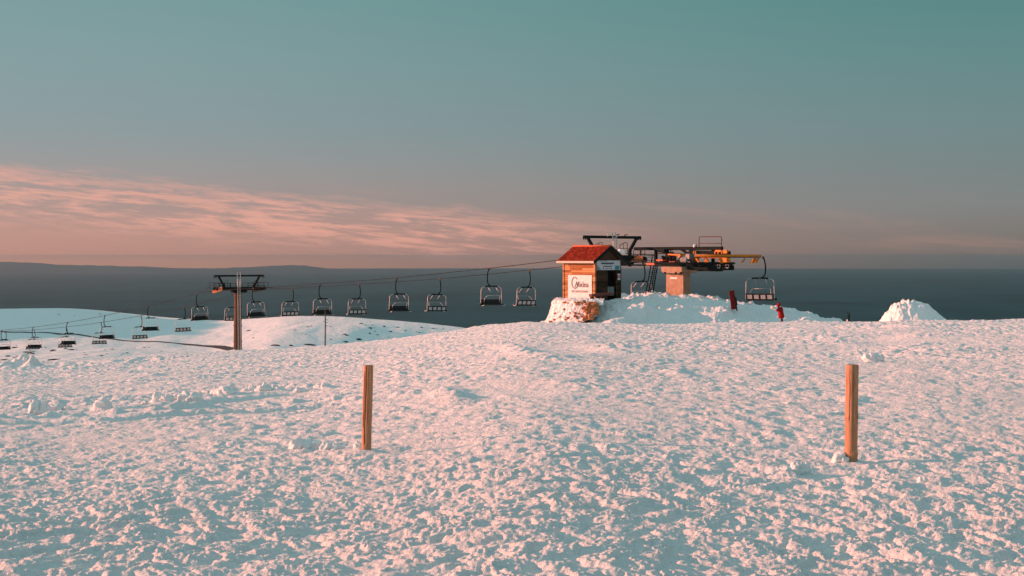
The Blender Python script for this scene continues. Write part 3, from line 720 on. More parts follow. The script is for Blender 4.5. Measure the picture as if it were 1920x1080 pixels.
def sheave_train(pc, nW, gap, R, slope, name_parent, org, matw=M_orange, above=False):
    fr = MB(org); dirv = (AX + Vector((0, 0, slope))).normalized(); off = LT * 0.14
    L_ = gap * (nW - 1) / 2
    fr.bar(pc - dirv * (L_ + .1) + off, pc + dirv * (L_ + .1) + off, .07, .22); fr.bar(pc - dirv * L_ * .6 + off * 1.6 + Vector((0, 0, .12)), pc + dirv * L_ * .6 + off * 1.6 + Vector((0, 0, .12)), .10, .26)
    tr = fr.build('sheave_train', M_dark, name_parent)
    for i in range(nW):
        w_ = MB(org); w_.wheel(pc + dirv * (-L_ + gap * i), LT, R, .12); w_.build('sheave', matw, tr)
sheave_train(TWA + Vector((0, 0, .06)) + AX * -.2, 6, .50, .26, .16, root, O)
sheave_train(TWB + Vector((0, 0, .10)), 7, .52, .25, .12, root, O, M_rubber)
m = MB(O)
for sx in (-.17, .17):
    p0 = P(449, 662, dT - 1.0) + LT * sx; p1 = P(448, 538, dT - .9) + LT * sx; p2 = P(448, 510, dT - .9) + LT * (sx * 1.5)
    m.tube([p0, p1, p2], .045, 6)
for i in range(44):
    z = (EYE - 661) / F * dT + .25 * i
    c = Vector((P(449, 600, dT - .95).x, dT - .95, z)); m.tube([c - LT * .17, c + LT * .17], .02, 5)
m.build('ladder', M_steel, root)
for sg in (-1, 1):
    m = MB(O)
    y0, y1 = 540, 531
    for t0 in (-1.3, 1.3):
        for s_ in (0.9, 1.7, 2.5, 3.3): m.bar(Tp(t0 * .6, sg * s_, y0), Tp(t0 * .6, sg * s_, y1), .05, .05)
        m.tube([Tp(t0 * .6, sg * .9, y1), Tp(t0 * .6, sg * 3.3, y1)], .028, 6); m.tube([Tp(t0 * .6, sg * .9, 535.5), Tp(t0 * .6, sg * 3.3, 535.5)], .02, 6)
    m.tube([Tp(0, sg * 2.2, 538), Tp(0, sg * 2.2, 528), Tp(0, sg * 2.2 + .5, 524), Tp(0, sg * 2.2 + .5, 538)], .025, 6)
    m.bar(Tp(0, sg * .8, 540), Tp(0, sg * 3.6, 540), 1.5, .06)
    # walkway rail along the sheaves
    e = sT * sg
    m.tube([Tp(-2.0, e, 540), Tp(-2.0, e, 530), Tp(2.0, e, 530), Tp(2.0, e, 540)], .028, 6); m.tube([Tp(-2.0, e, 535), Tp(2.0, e, 535)], .02, 6)
    m.bar(Tp(-2.0, e + sg * .4, 540), Tp(2.0, e + sg * .4, 540), .5, .05)
    m.build('service_platform', M_dark, root)
m = MB(O); m.lathe(P(445.7, 665, dT), (0, 0, 1), [(.62, 0), (.9, 0), (.9, .12), (.62, .12)], 24); m.build('base_flange', M_conc, root)
tag(root, 'brown steel lift tower with dark T-shaped top, orange wheels and a pale ladder', 'lift tower')

# ------------------------------------------------------------------ thin pole right of the tower
pp_ = P(609.5, 653, 143); root = empty('thin_pole', pp_)
m = MB(pp_); m.tube([P(609.5, 656, 143), P(610, 610, 143), P(609.8, 583, 143)], .07, 8, r2=.05); m.build('pole', M_brown, root)
m = MB(pp_); m.lathe(P(609.8, 583, 143), (0, 0, 1), [(.05, -.05), (.09, -.04), (.09, .06), (0.001, .09)], 10); m.build('cap', M_rust, root)
tag(root, 'thin rusty pole rising from the crest below the chairs right of the tower', 'pole')

# ------------------------------------------------------------------ hut
dHut = 112.0; aH = math.radians(42)
HC = P(1115.5, 556, dHut)                                   # near corner at the snow
uL = Vector((-math.sin(aH), math.cos(aH), 0)); uG = Vector((math.cos(aH), math.sin(aH), 0))   # along the side wall (back left), along the gable (back right)
nL = -uG.copy(); nG = -uL.copy()                             # outward normals
LL, WW = 3.45, 2.83
def hz(y): return (EYE - y) / F * dHut
Z0, ZE, ZR = hz(556) - .5, hz(491), hz(462)
hut = empty('ski_hut', Vector((HC.x, HC.y, hz(556))))
HO = hut.location
def Hp(l, g, z): return Vector((HC.x, HC.y, 0)) + uL * l + uG * g + Vector((0, 0, z))
def log_mat(name, dk, md, lt):
    m = bpy.data.materials.new(name); m.use_nodes = True
    b = NB(m.node_tree); bs = m.node_tree.nodes['Principled BSDF']
    tcn = b.n('ShaderNodeTexCoord'); sp = b.n('ShaderNodeSeparateXYZ'); b.l(tcn.outputs['Object'], sp.inputs[0])
    row = b.m('FLOOR', b.m('DIVIDE', b.m('SUBTRACT', sp.outputs[2], Z0 - HO.z), 0.17))
    rx = b.m('ADD', sp.outputs[0], b.m('MULTIPLY', row, 3.7))
    wn = b.n('ShaderNodeTexWhiteNoise', noise_dimensions='2D'); b.l(b.comb(row, b.m('FLOOR', b.m('MULTIPLY', rx, 1.1)), 0), wn.inputs[0])
    g = b.noise(b.comb(b.m('MULTIPLY', rx, 1.5), b.m('MULTIPLY', sp.outputs[1], 1.5), b.m('MULTIPLY', sp.outputs[2], 14)), 2.0, 5, 0.6)
    v = b.m('ADD', b.m('MULTIPLY', wn.outputs[0], 0.5), b.m('MULTIPLY', g, 0.5))
    b.l(b.ramp(v, [(0.2, dk), (0.5, md), (0.8, lt)]), bs.inputs['Base Color']); bs.inputs['Roughness'].default_value = 0.8; bs.inputs['Specular IOR Level'].default_value = 0.12
    return m
M_log = log_mat('log_cladding', (0.24, 0.09, 0.035, 1), (0.47, 0.22, 0.09, 1), (0.60, 0.33, 0.16, 1))
M_log_shade = log_mat('log_cladding_shade', (0.022, 0.012, 0.008, 1), (0.05, 0.030, 0.019, 1), (0.08, 0.05, 0.032, 1))  # same logs as the side wall, shade of the front put into their colour
def log_wall(mb, p0, p1, nrm, z0, ztop, rows_h=0.17, bulge=0.05):
    z = z0
    while z < max(ztop(0), ztop(.5), ztop(1)) - 0.02:
        n = 6
        # trim the row where the gable slopes
        ts = [i / 40 for i in range(41) if ztop(i / 40) >= z + rows_h * .6]
        if not ts: break
        a = p0.lerp(p1, ts[0]); b = p0.lerp(p1, ts[-1])
        vs = []
        for k in range(n + 1):
            ang = math.pi * k / n; o = nrm * (math.sin(ang) ** .6 * bulge) ; zz2 = z + rows_h * (1 - math.cos(ang)) / 2
            vs += [Vector((a.x, a.y, zz2)) + o, Vector((b.x, b.y, zz2)) + o]
        mb.add(vs, [[2 * k, 2 * k + 1, 2 * k + 3, 2 * k + 2] for k in range(n)], True)
        z += rows_h
eave = lambda t_: ZE + .12
def gab(t_): return ZE + .10 + (1 - abs(2 * t_ - 1)) * (ZR - ZE - .25)
m = MB(HO); log_wall(m, Hp(0, 0, 0), Hp(LL, 0, 0), nL, Z0, eave); m.build('side_wall', M_log, hut)
m = MB(HO)
log_wall(m, Hp(0, 0, 0), Hp(0, WW * .47, 0), nG, Z0, eave); m.build('front_wall', M_log_shade, hut)
m = MB(HO); log_wall(m, Hp(0, WW * .84, 0), Hp(0, WW, 0), nG, Z0, eave); m.build('front_wall', M_log_shade, hut)
m = MB(HO); m.prism([Hp(-.02, 0.02, ZE + .02), Hp(-.02, WW - .02, ZE + .02), Hp(-.02, WW / 2, ZR - .18)], uL * .08); m.build('gable_panel', M_timber, hut)
m = MB(HO)      # far walls close the room
m.bar(Hp(LL, 0, (Z0 + ZE) / 2 + .1), Hp(LL, WW, (Z0 + ZE) / 2 + .1), .08, ZE - Z0); m.bar(Hp(0.05, WW, (Z0 + ZE) / 2 + .1), Hp(LL, WW, (Z0 + ZE) / 2 + .1), .08, ZE - Z0)
m.prism([Hp(LL, 0.02, ZE + .02), Hp(LL, WW - .02, ZE + .02), Hp(LL, WW / 2, ZR - .18)], uL * .08)
m.build('rear_wall', M_timber, hut)
for l, g in ((0, 0), (LL, 0), (0, WW), (0, WW * .47), (0, WW * .84)):
    m = MB(HO); wd = .15 if g in (0, WW) else .09
    m.bar(Hp(l - (.03 if l == 0 else -.03), g - (.03 if g == 0 else 0), Z0), Hp(l - (.03 if l == 0 else -.03), g - (.03 if g == 0 else 0), ZE + .08), wd, wd); m.build('corner_post' if g in (0, WW) else 'door_post', M_log if g == 0 else M_log_shade, hut)
m = MB(HO); m.bar(Hp(.45, WW * .47, (Z0 + ZE) / 2), Hp(.45, WW * .84, (Z0 + ZE) / 2), .03, ZE - Z0); door = m.build('doorway', M_black, hut)
m = MB(HO)
for g0, g1 in ((.485, .60), (.62, .80)): m.bar(Hp(.10, WW * g0, hz(546.5)), Hp(.10, WW * g1, hz(546.5)), .03, .70)
m.build('half_door', M_grey, hut)
# roof: two tiled slopes with overhang; right slope reaches lower
OV, OE = .38, .50
slope = (ZR - ZE) / (WW / 2 + OE)
RT = MB(HO)
def tile_slope(g_ridge, g_eave, z_r, z_e, l0, l1, name):
    nl, nt_ = 120, 84
    e = Vector(Hp(0, g_eave, z_e) - Hp(0, g_ridge, z_r)); nrm = e.cross(uL).normalized()
    if nrm.z < 0: nrm = -nrm
    ls = np.linspace(l0, l1, nl); ts = np.linspace(0, 1, nt_)
    vs = []
    for t_ in ts:
        c = Hp(0, g_ridge, z_r) + e * t_
        fr = (t_ * 9) % 1.0
        for l in ls:
            hgt = 0.028 * abs(math.sin(l * math.pi / 0.21)) + 0.028 * fr
            vs.append(tuple(c + uL * l + nrm * (0.03 + hgt) - HO))
    mb2 = np_mesh(name, np.array(vs), grid_quads(nt_, nl), [M_tile], smooth=True, parent=hut)
    mm = MB(HO); a = Hp(l0, g_ridge, z_r); b = Hp(l0, g_eave, z_e)
    mm.prism([a, b, b - Vector((0, 0, .11)), a - Vector((0, 0, .11))], uL * (l1 - l0)); mm.build('roof_deck', M_timber, hut)
def tile_mat():
    m = bpy.data.materials.new('red_clay_tile'); m.use_nodes = True
    b = NB(m.node_tree); bs = m.node_tree.nodes['Principled BSDF']
    tcn = b.n('ShaderNodeTexCoord'); vo = b.n('ShaderNodeTexVoronoi'); b.l(tcn.outputs['Object'], vo.inputs['Vector']); vo.inputs['Scale'].default_value = 6
    sp = b.n('ShaderNodeSeparateColor'); b.l(vo.outputs['Color'], sp.inputs[0])
    b.l(b.ramp(sp.outputs[0], [(0, (0.10, 0.010, 0.005, 1)), (0.5, (0.20, 0.021, 0.009, 1)), (1, (0.31, 0.045, 0.016, 1))]), bs.inputs['Base Color']); bs.inputs['Roughness'].default_value = 0.8; bs.inputs['Specular IOR Level'].default_value = 0.08
    return m
M_tile = tile_mat()
tile_slope(WW / 2, -OE, ZR, ZE, -OV, LL + OV, 'roof')
tile_slope(WW / 2, WW + OE + .35, ZR, ZE - slope * .35, -OV, LL + OV, 'roof')
m = MB(HO); m.tube([Hp(-OV - .02, WW / 2, ZR + .03), Hp(LL + OV + .02, WW / 2, ZR + .03)], .10, 12); m.build('ridge_cap', mat('orange_ridge_tile', (0.55, 0.13, 0.05), .6, 0, .25, 5), hut)
m = MB(HO); m.bar(Hp(-OV, -OE - .02, ZE - .02), Hp(LL + OV, -OE - .02, ZE - .02), .05, .17); m.build('eave_board', mat('pale_painted_board', (0.62, 0.50, 0.42), .7, 0, .15, 4), hut)
m = MB(HO)
for g1, z1 in ((-OE, ZE), (WW + OE + .35, ZE - slope * .35)):
    m.bar(Hp(-OV - .03, WW / 2, ZR - .03), Hp(-OV - .03, g1, z1 - .03), .05, .24)
m.build('barge_board', M_dark, hut)
tag(hut, 'small log-clad hut with red tiled roof standing on the snow-crusted stone base', 'hut')

# lettering helper: text turned into a mesh lying in the plane (ex, ez)
def text_mesh(body, size, org, ex, ez, off, name, mt, parent, px=(0, 0), align='LEFT', sx=1.0):
    cu = bpy.data.curves.new(name, 'FONT'); cu.body = body; cu.size = size; cu.align_x = align; cu.extrude = 0.004; cu.offset = off
    tmp = bpy.data.objects.new('tmp', cu); COL.objects.link(tmp); bpy.context.view_layer.update()
    me = bpy.data.meshes.new_from_object(tmp.evaluated_get(bpy.context.evaluated_depsgraph_get()))
    bpy.data.objects.remove(tmp)
    nrm = ex.cross(ez)
    for v in me.vertices:
        c = v.co.copy(); v.co = org + ex * (c.x * sx + px[0]) + ez * (c.y + px[1]) + nrm * c.z
    me.materials.clear(); me.materials.append(mt)
    o = bpy.data.objects.new(name, me); COL.objects.link(o); o.parent = parent; return o

# banner on the sunny side wall (seen with its left end further away)
def wallp(x, y, out):    # point on the side wall plane at photo pixel x; out = distance in front
    u = (x - 960) / F; c = Hp(0, 0, 0) + nL * out
    l = (u * c.y - c.x) / (uL.x - u * uL.y); q = c + uL * l; return Vector((q.x, q.y, (EYE - y) / F * q.y))
b0 = wallp(1065, 562, .09); b1 = wallp(1109.5, 562, .09); exb = (b1 - b0); exb.z = 0; bw = exb.length; exb.normalize()
zt0 = wallp(1065, 515.5, .09).z
ban = empty('advertising_banner', Vector((b0.x, b0.y, b0.z)))
m = MB(ban.location); c0 = Vector((b0.x, b0.y, 0)); hgt = zt0 - b0.z
nx, nz = 24, 20
vs = []
for j in range(nz + 1):
    for i in range(nx + 1):
        wv_ = 0.012 * math.sin(i * .9) * math.sin(j * .5 + 1)
        vs.append(c0 + exb * (bw * i / nx) + Vector((0, 0, b0.z + hgt * j / nz)) + nL * wv_)
m.add(vs, [[j * (nx + 1) + i, j * (nx + 1) + i + 1, (j + 1) * (nx + 1) + i + 1, (j + 1) * (nx + 1) + i] for j in range(nz) for i in range(nx)], True)
m.build('sheet', M_white, ban)
sc_ = bw / 44.5         # metres per photo pixel along the banner
ezb = Vector((0, 0, 1)); hp_ = hgt / 46.5
lo = Vector((0, 0, 0)) + nL * .03
text_mesh('idea', 15.5 * hp_, lo, exb, ezb, 0.0, 'lettering', M_ink, ban, (22.6 * sc_, 24.2 * hp_), sx=sc_ / hp_ * .64)
m = MB()
def bp(x, y): return nL * .034 + exb * ((x - 1065) * sc_) + ezb * ((561 - y) * hp_)
arcpts = [bp(1078.2 + 5.7 * math.cos(a) , 529 - 10.3 * math.sin(a)) for a in [math.radians(40 + 272 * i / 26) for i in range(27)]]
for a, b in zip(arcpts[:-1], arcpts[1:]): m.bar(a, b, .012, .055, up=tuple(nL.cross(b - a)))
for a, b in (((1078, 537.5), (1081.8, 526.5)), ((1081.8, 526.5), (1082.8, 537.0)), ((1082.8, 537), (1085.2, 526.5)), ((1085.2, 526.5), (1086.2, 537))):
    m.bar(bp(*a), bp(*b), .012, .055, up=tuple(nL.cross(bp(*b) - bp(*a))))
m.build('emblem', M_ink, ban)
text_mesh('AR CONDICIONADO', 5.8 * hp_, lo, exb, ezb, 0.0, 'small_lettering', M_ink, ban, (7.0 * sc_, 14.2 * hp_), sx=sc_ / hp_ * .56)
tag(ban, 'square white banner with grey lettering on the sunlit side wall of the hut', 'banner')

# information board over the door
def gabp(x, y, out):
    u = (x - 960) / F; c = Hp(0, 0, 0) + nG * out
    g = (u * c.y - c.x) / (uG.x - u * uG.y); q = c + uG * g; return Vector((q.x, q.y, (EYE - y) / F * q.y))
def flat(mb, x0, y0, x1, y1, out, th):
    a = gabp(x0, y1, out); b = gabp(x1, y1, out); b.z = a.z; h = gabp(x0, y0, out).z - a.z
    mb.prism([a, b, b + Vector((0, 0, h)), a + Vector((0, 0, h))], nG * th)
bo = gabp(1118.5, 507, .1); board = empty('information_board', bo)
m = MB(bo); flat(m, 1118.5, 488.5, 1162.5, 506.5, .10, .03); m.build('panel', M_board, board)
m = MB(bo); flat(m, 1127, 492.5, 1151, 495, .135, .004); flat(m, 1131, 499, 1147, 500.5, .135, .004); flat(m, 1124, 489.6, 1139, 490.1, .135, .004); flat(m, 1131.5, 496.6, 1148.5, 497.1, .135, .004)
for x in (1135, 1138.5, 1142.5, 1145.5): flat(m, x, 502.5, x + 1.6, 504, .135, .004)
m.build('print_lines', M_navy, board)
m = MB(bo); flat(m, 1153.2, 498.2, 1161.5, 505.6, .135, .004); m.build('picture', M_teal, board)
m = MB(bo); c = gabp(1131, 503.3, .135); m.lathe(c, nG, [(0.001, .006), (.07, .006), (.07, 0)], 14); m.build('round_mark', M_pinkink, board)
m = MB(bo); m.prism([gabp(1119, 506, .135), gabp(1128, 506, .135), gabp(1119.3, 497, .135)], nG * .004); m.build('corner_print', mat('slate_print', (.22, .28, .33), .6), board)
tag(board, 'wide pale board with dark print mounted above the hut doorway', 'sign board')
no = gabp(1158, 525, .1); notice = empty('warning_notice', no)
m = MB(no); flat(m, 1157.8, 513.2, 1162.8, 525, .10, .02); m.build('panel', M_board, notice)
m = MB(no); flat(m, 1157.9, 516.0, 1162.7, 521.8, .122, .004); m.build('red_band', M_pinkink, notice)
m = MB(no); flat(m, 1160.0, 517.2, 1161.8, 518.4, .128, .003); flat(m, 1159.3, 519.0, 1160.8, 520.6, .128, .003); m.build('white_mark', M_white, notice)
tag(notice, 'small red and white notice beside the hut doorway', 'notice')

# brown plank bench half buried in front of the hut
q0 = P(1107, 554, 110.6); q1 = P(1147, 550.5, 111.6); bn_ = empty('wooden_bench', P(1120, 560, 111))
m = MB(bn_.location); m.bar(q0, q1, .42, .20); m.build('seat', mat('brown_plank', (0.14, 0.055, 0.045), .7, 0, .25, 3), bn_)
for f_ in (.07, .55):
    m = MB(bn_.location); c = q0.lerp(q1, f_); m.bar(c - Vector((0, 0, .1)), c - Vector((0, 0, .55)), .16, .3); m.build('leg', M_timber, bn_)
tag(bn_, 'low brown plank bench half buried in snow in front of the hut corner', 'bench')

# ------------------------------------------------------------------ stone retaining wall below the hut
rnd = random.Random(5)
wb0, wb1 = 1024, 1123           # bottom extent in the photo
def wallface(s_, v_):           # s 0..1 left to right, v 0..1 bottom to top
    xb = 1023 + s_ * 101; xt = 1037 + s_ * 86
    yb = 606 - 17 * max(0, (s_ - .58) / .42) ** 1.0; yt = 562 + 4.5 * s_
    x = xb + (xt - xb) * v_; y = yb + (yt - yb) * v_
    d = 109.2 - 2.0 * math.sin(s_ * math.pi * .55) + v_ * 1.3 + (1 - s_) ** 2 * 2.2
    return P(x, y, d)
NS, NV = 220, 90
snowiness = lambda s_, v_: (1.0 - s_) * 0.75 + v_ * 0.12
verts = []
stones = []
for k in range(260):
    s_ = rnd.random(); v_ = rnd.random(); p = wallface(s_, v_)
    r = rnd.uniform(.10, .24)
    if all((p - q).length > (r + r2) * .80 for q, r2, *_ in stones): stones.append((p, r, s_, v_))
sw = empty('stone_wall', wallface(.5, 0)); SO = sw.location
S_, V_ = np.meshgrid(np.linspace(0, 1, NS), np.linspace(-.08, 1, NV), indexing='xy')
pts = np.array([tuple(wallface(float(a), float(b))) for a, b in zip(S_.ravel(), V_.ravel())])
nz_ = 0.14 * perlin(S_.ravel() * 17, V_.ravel() * 6, 91) + 0.07 * perlin(S_.ravel() * 50, V_.ravel() * 20, 92) + .04 * perlin(S_.ravel() * 120, V_.ravel() * 50, 93)
pts[:, 1] -= nz_ + .05 - .22 * sst(S_.ravel(), .45, .7); pts[:, 0] -= nz_ * .4
np_mesh('snow_crust', pts - np.array(SO), grid_quads(NV, NS), [M_snow_chunk], parent=sw)
# body: rubble core closing the wall behind the crust, top ledge to the hut
m = MB(SO)
topn = [wallface(i / 10, 1) for i in range(11)]; botn = [wallface(i / 10, -.08) for i in range(11)]
for i in range(10):
    a, b, c, d = botn[i], botn[i + 1], topn[i + 1], topn[i]; o_ = Vector((0.3, 4.5, 0)); e_ = Vector((0.0, 0.25, 0))
    m.add([a + e_, b + e_, c + e_, d + e_, a + o_, b + o_, c + o_, d + o_], [[0, 1, 2, 3], [3, 2, 6, 7], [4, 7, 6, 5], [0, 3, 7, 4], [1, 5, 6, 2]])
m.build('rubble_core', M_conc, sw)
M_stone = mat('orange_brown_stone', (0.46, 0.20, 0.095), 0.85, 0, 0.45, 3.5, 0.02, 9)
bm = bmesh.new()
for (p, r, s_, v_) in stones:
    show = rnd.random() < (0.28 + 0.95 * sst(np.array(s_), .45, .85)) 
    dep = rnd.uniform(-.02, .08) if show else .35
    if not show: continue
    t_ = bmesh.ops.create_icosphere(bm, subdivisions=2, radius=1)
    sx, sy, sz = r * rnd.uniform(.8, 1.25), r * .8, r * rnd.uniform(.55, .95)
    sc2 = .60 + .55 * float(sst(np.array(s_), .3, .8)); sx *= sc2; sz *= sc2
    seed = rnd.random() * 50; tl = rnd.uniform(-.3, .3)
    for v in t_['verts']:
        n_ = v.co.normalized(); n_ = Vector([math.copysign(abs(c) ** .55, c) for c in n_]); ds = 1 + .28 * mnoise.noise(n_ * 1.6 + Vector((seed, 0, 0)))
        x_, z_ = n_.x * sx * ds, n_.z * sz * ds
        v.co = Vector((x_ * math.cos(tl) - z_ * math.sin(tl), n_.y * sy * ds, x_ * math.sin(tl) + z_ * math.cos(tl))) + p + Vector((-.05, dep - .10, 0)) - SO
me = bpy.data.meshes.new('stones'); bm.to_mesh(me); bm.free(); me.materials.append(M_stone)
o = bpy.data.objects.new('stones', me); COL.objects.link(o); o.parent = sw
tag(sw, 'rough orange stone retaining wall plastered with snow below the hut', 'stone wall')
# snow banked on the wall top against the hut
NSs, NVv = 160, 40
S_, V_ = np.meshgrid(np.linspace(-.05, 1.08, NSs), np.linspace(0, 1, NVv), indexing='xy')
pts = []
for a, b in zip(S_.ravel(), V_.ravel()):
    p = wallface(min(max(float(a), 0), 1), 1.0); p.x += (float(a) - min(max(float(a), 0), 1)) * 4
    q = p + Vector((0.35, 3.6, 0)) * float(b); q.z += -.22 + .30 * math.sin(min(1, b * 2.2) * math.pi / 2) * (.8 + .4 * a) - (1.2 * max(0, -a * 20) * .2)
    pts.append(tuple(q))
pts = np.array(pts); pts[:, 2] += .12 * np.maximum(perlin(pts[:, 0] / .4, pts[:, 1] / .4, 95), -.1) + .06 * perlin(pts[:, 0] / .15, pts[:, 1] / .15, 96)
pts[:, 1] -= .12 * (1 - V_.ravel())
o = np_mesh('snow_ledge', pts - np.array(SO), grid_quads(NVv, NSs), [M_snow_chunk], parent=sw)

# ------------------------------------------------------------------ lift station
root = empty('lift_station', St(9.5, 0, -3.6)); O = root.location
cP = Sp(1270, 551, -.4)
tP = (cP - GC).dot(AX)
def boxS(mb, t0, t1, s0, s1, z0, z1):
    mb.prism([St(t0, s0, z0), St(t1, s0, z0), St(t1, s1, z0), St(t0, s1, z0)], (0, 0, z1 - z0))
# pillar as a tapered blade with a recessed face and a wide head
m = MB(O)
tA = (Sp(1249, 551, -.4) - GC).dot(AX); tB = (Sp(1281, 551, -.4) - GC).dot(AX)
boxS(m, tA, tB, -.4, .45, -4.4, -1.45)
m.build('pillar', M_conc, root)
m = MB(O)
hA = (Sp(1240, 505, -.8) - GC).dot(AX); hB = (Sp(1278, 505, -.8) - GC).dot(AX)
p_ = [St(hA, -.8, -.95), St(hB, -.8, -.95), St(hB, -.8, -1.35), St(hB - .5, -.8, -1.55), St(hA + .4, -.8, -1.55), St(hA, -.8, -1.35)]
m.prism(p_, LT * 2.0); m.build('pillar_head', M_conc, root)
m = MB(O); c_ = St((tA + tB) / 2, -.412, -1.95); m.bar(c_ - AX * .55, c_ + AX * .35, .02, .16); m.build('number_plate', M_white, root)
m = MB(O)
for t_ in (hA + .5, hB - .7, hB - .1): m.lathe(St(t_, -.83, -1.5), -LT, [(.09, -.1), (.09, .04), (0.001, .05)], 10)
m.build('anchor_bolt', M_dark, root)
# carriage beam, top beam, uprights, braces
m = MB(O)
m.bar(Sp(1182, 497, 1.2), Sp(1372, 497, 1.2), .25, .14)
tC0 = (Sp(1234, 500, 0) - GC).dot(AX); tC1 = (Sp(1330, 500, 0) - GC).dot(AX); tC2 = (Sp(1368, 500, 0) - GC).dot(AX)
m.bar(St(tC0, 0, -.80), St(tC1, 0, -.80), .9, .26); m.bar(St(tC1 - 2.2, 0, -1.0), St(tC2, 0, -1.0), 1.1, .42); m.bar(St(tC1 - 1.0, 0, -1.22), St(tC2 - 1.2, 0, -1.22), .8, .2)
m.build('carriage_beam', M_dark, root)
m = MB(O); a = Sp(1191, 465.5, 1.6); b = Sp(1354, 466.5, 1.6); b.z = (a.z + b.z) / 2; a.z = b.z
m.bar(a, b, .30, .30); tb0 = (a - GC).dot(AX); tb1 = (b - GC).dot(AX)
for x in (1230, 1337): p = Sp(x, 465, 1.6); m.bar(Vector((p.x, p.y, a.z)), Vector((p.x, p.y, -.7)), .22, .28)
p = Sp(1274, 465, 1.6); q = Sp(1290, 476, 1.6); m.bar(p, q, .2, .2); m.bar(q, Sp(1274, 496, 1.6), .24, .24); m.bar(q, Sp(1300, 466, 1.6), .16, .16)
m.bar(Sp(1236, 468, 1.6), Sp(1250, 470, .6), .5, .28); m.bar(Sp(1234, 472, 1.2), Sp(1250, 474, 1.2), .2, .08)
m.bar(Sp(1231, 475, 1.6), Sp(1300, 477, 1.6), .10, .09)
m.build('top_beam', M_dark, root)
# front portal for rope lifting
m = MB(O)
gzt = (EYE - 444.5) / F * 133
m.bar(St(0, -3.45, gzt), St(0, 3.45, gzt - .02), .24, .26)
for sg in (-1, 1):
    yb = 467 if sg > 0 else 463
    m.bar(St(0, sg * 3.0, gzt - .1), St(0, sg * 2.15, (EYE - 470) / F * 133), .26, .26)
    for e in (3.28, 3.5): m.tube([St(0, sg * e, gzt + .12), St(0, sg * (e + .05), gzt - .12), St(0, sg * (e - .05), gzt - .24)], .06, 8)
m.bar(St(0, 2.15, (EYE - 468) / F * 133), St(0, 2.15, (EYE - 500) / F * 133), .26, .30)
m.bar(St(0, -2.15, (EYE - 470) / F * 133), St(0, -2.15, (EYE - 500) / F * 133), .26, .30)
m.bar(St(0, -3.2, (EYE - 482) / F * 133), St(0, 3.2, (EYE - 482) / F * 133), .35, .35)
m.bar(Sp(1160, 477, 1.4), Sp(1184, 496, 2.6), .9, .35)
for s_, x in ((-1, .5), (1, 1.5)): m.tube([St(.0, x, gzt + .12), St(.0, x, gzt + .22), St(.4, x, gzt + .22)], .04, 6)
m.build('rope_lifting_frame', M_dark, root)
m = MB(O)       # ladder rails above the portal
for x0, x1 in ((1148.0, 1151.0), (1154.0, 1157.0)): m.tube([P(x0, 436, 132), P(x1 - .5, 458, 132), P(x1, 474, 132)], .055, 6)
for y in (446, 452, 458, 464): m.tube([P(1149 + (y - 446) * .06, y, 132), P(1155.5 + (y - 446) * .06, y, 132)], .022, 5)
m.build('mast_ladder', M_steel, root)
m = MB(O)
m.tube([P(1139.5, 436, 132), P(1139.5, 444, 132)], .03, 6); m.tube([P(1137.3, 435, 132), P(1142.7, 435, 132)], .02, 5)
for x in (1137.3, 1142.7): m.lathe(P(x, 435, 132), (0, 0, 1), [(0.001, -.05), (.06, -.03), (.06, .03), (0.001, .05)], 8)
m.tube([P(1161, 436, 132), P(1161, 443.5, 132)], .02, 5); m.lathe(P(1156.5, 442.5, 132), (0, 0, 1), [(0.001, -.1), (.1, -.08), (.1, .08), (0.001, .1)], 8)
m.build('wind_sensor', M_steel, root)
m = MB(O)
for x0, x1, s_ in ((1116, 1129, -1.2), (1162, 1176, 1.2)):
    m.tube([Sp(x0, 472, s_), Sp(x0 + .5, 459, s_), Sp(x1 - 3, 454.5, s_), Sp(x1, 455, s_), Sp(x1, 476, s_)], .032, 6); m.tube([Sp(x0 + 7, 457, s_), Sp(x0 + 7, 474, s_)], .025, 6)
m.tube([Sp(1162, 466, 1.2), Sp(1190, 466.5, 1.2)], .028, 6); m.tube([Sp(1166, 475, 1.2), Sp(1228, 479.5, 1.6)], .04, 6)
m.tube([Sp(1188, 468, 1.6), Sp(1188, 479, 1.6)], .03, 6); m.tube([Sp(1209, 468, 1.6), Sp(1209, 484, 1.6)], .03, 6); m.tube([Sp(1204, 476.5, 1.6), Sp(1229, 477, 1.6)], .03, 6); m.tube([Sp(1209, 482, 1.6), Sp(1229, 482, 1.6)], .025, 6)
m.build('walkway_rail', M_dark, root)
m = MB(O)
m.tube([Sp(1310.5, 466, .9), Sp(1311, 445.5, .9), Sp(1312.5, 443.8, .9), Sp(1351.5, 443.8, .9), Sp(1353, 445.5, .9), Sp(1353, 467, .9)], .035, 6); m.tube([Sp(1311, 456.2, .9), Sp(1353, 456.6, .9)], .028, 6)
m.build('roof_handrail', M_rust, root)
# sheaves at the entrance
for x, y in ((1190, 485), (1200, 485)):
    w_ = MB(O); w_.wheel(Sp(x, y, 2.6), (LT - AX * .6).normalized(), .30, .14); w_.build('sheave', M_orange, root)
for x, y, s_ in ((1207.5, 487, 3.0), (1251, 484.5, 1.2), (1262, 484.5, 1.2)):
    w_ = MB(O); w_.wheel(Sp(x, y, s_), (LT - AX * .4).normalized(), .31, .22); w_.build('tyre_wheel', M_rubber, root)
m = MB(O); m.bar(Sp(1185, 492, 2.8), Sp(1212, 490, 2.8), .1, .16); m.bar(Sp(1201, 466, 2.8), Sp(1201, 480, 2.8), .12, .18); m.bar(Sp(1196, 490, 2.8), Sp(1204, 482, 2.8), .08, .1); m.build('sheave_bracket', M_brown, root)
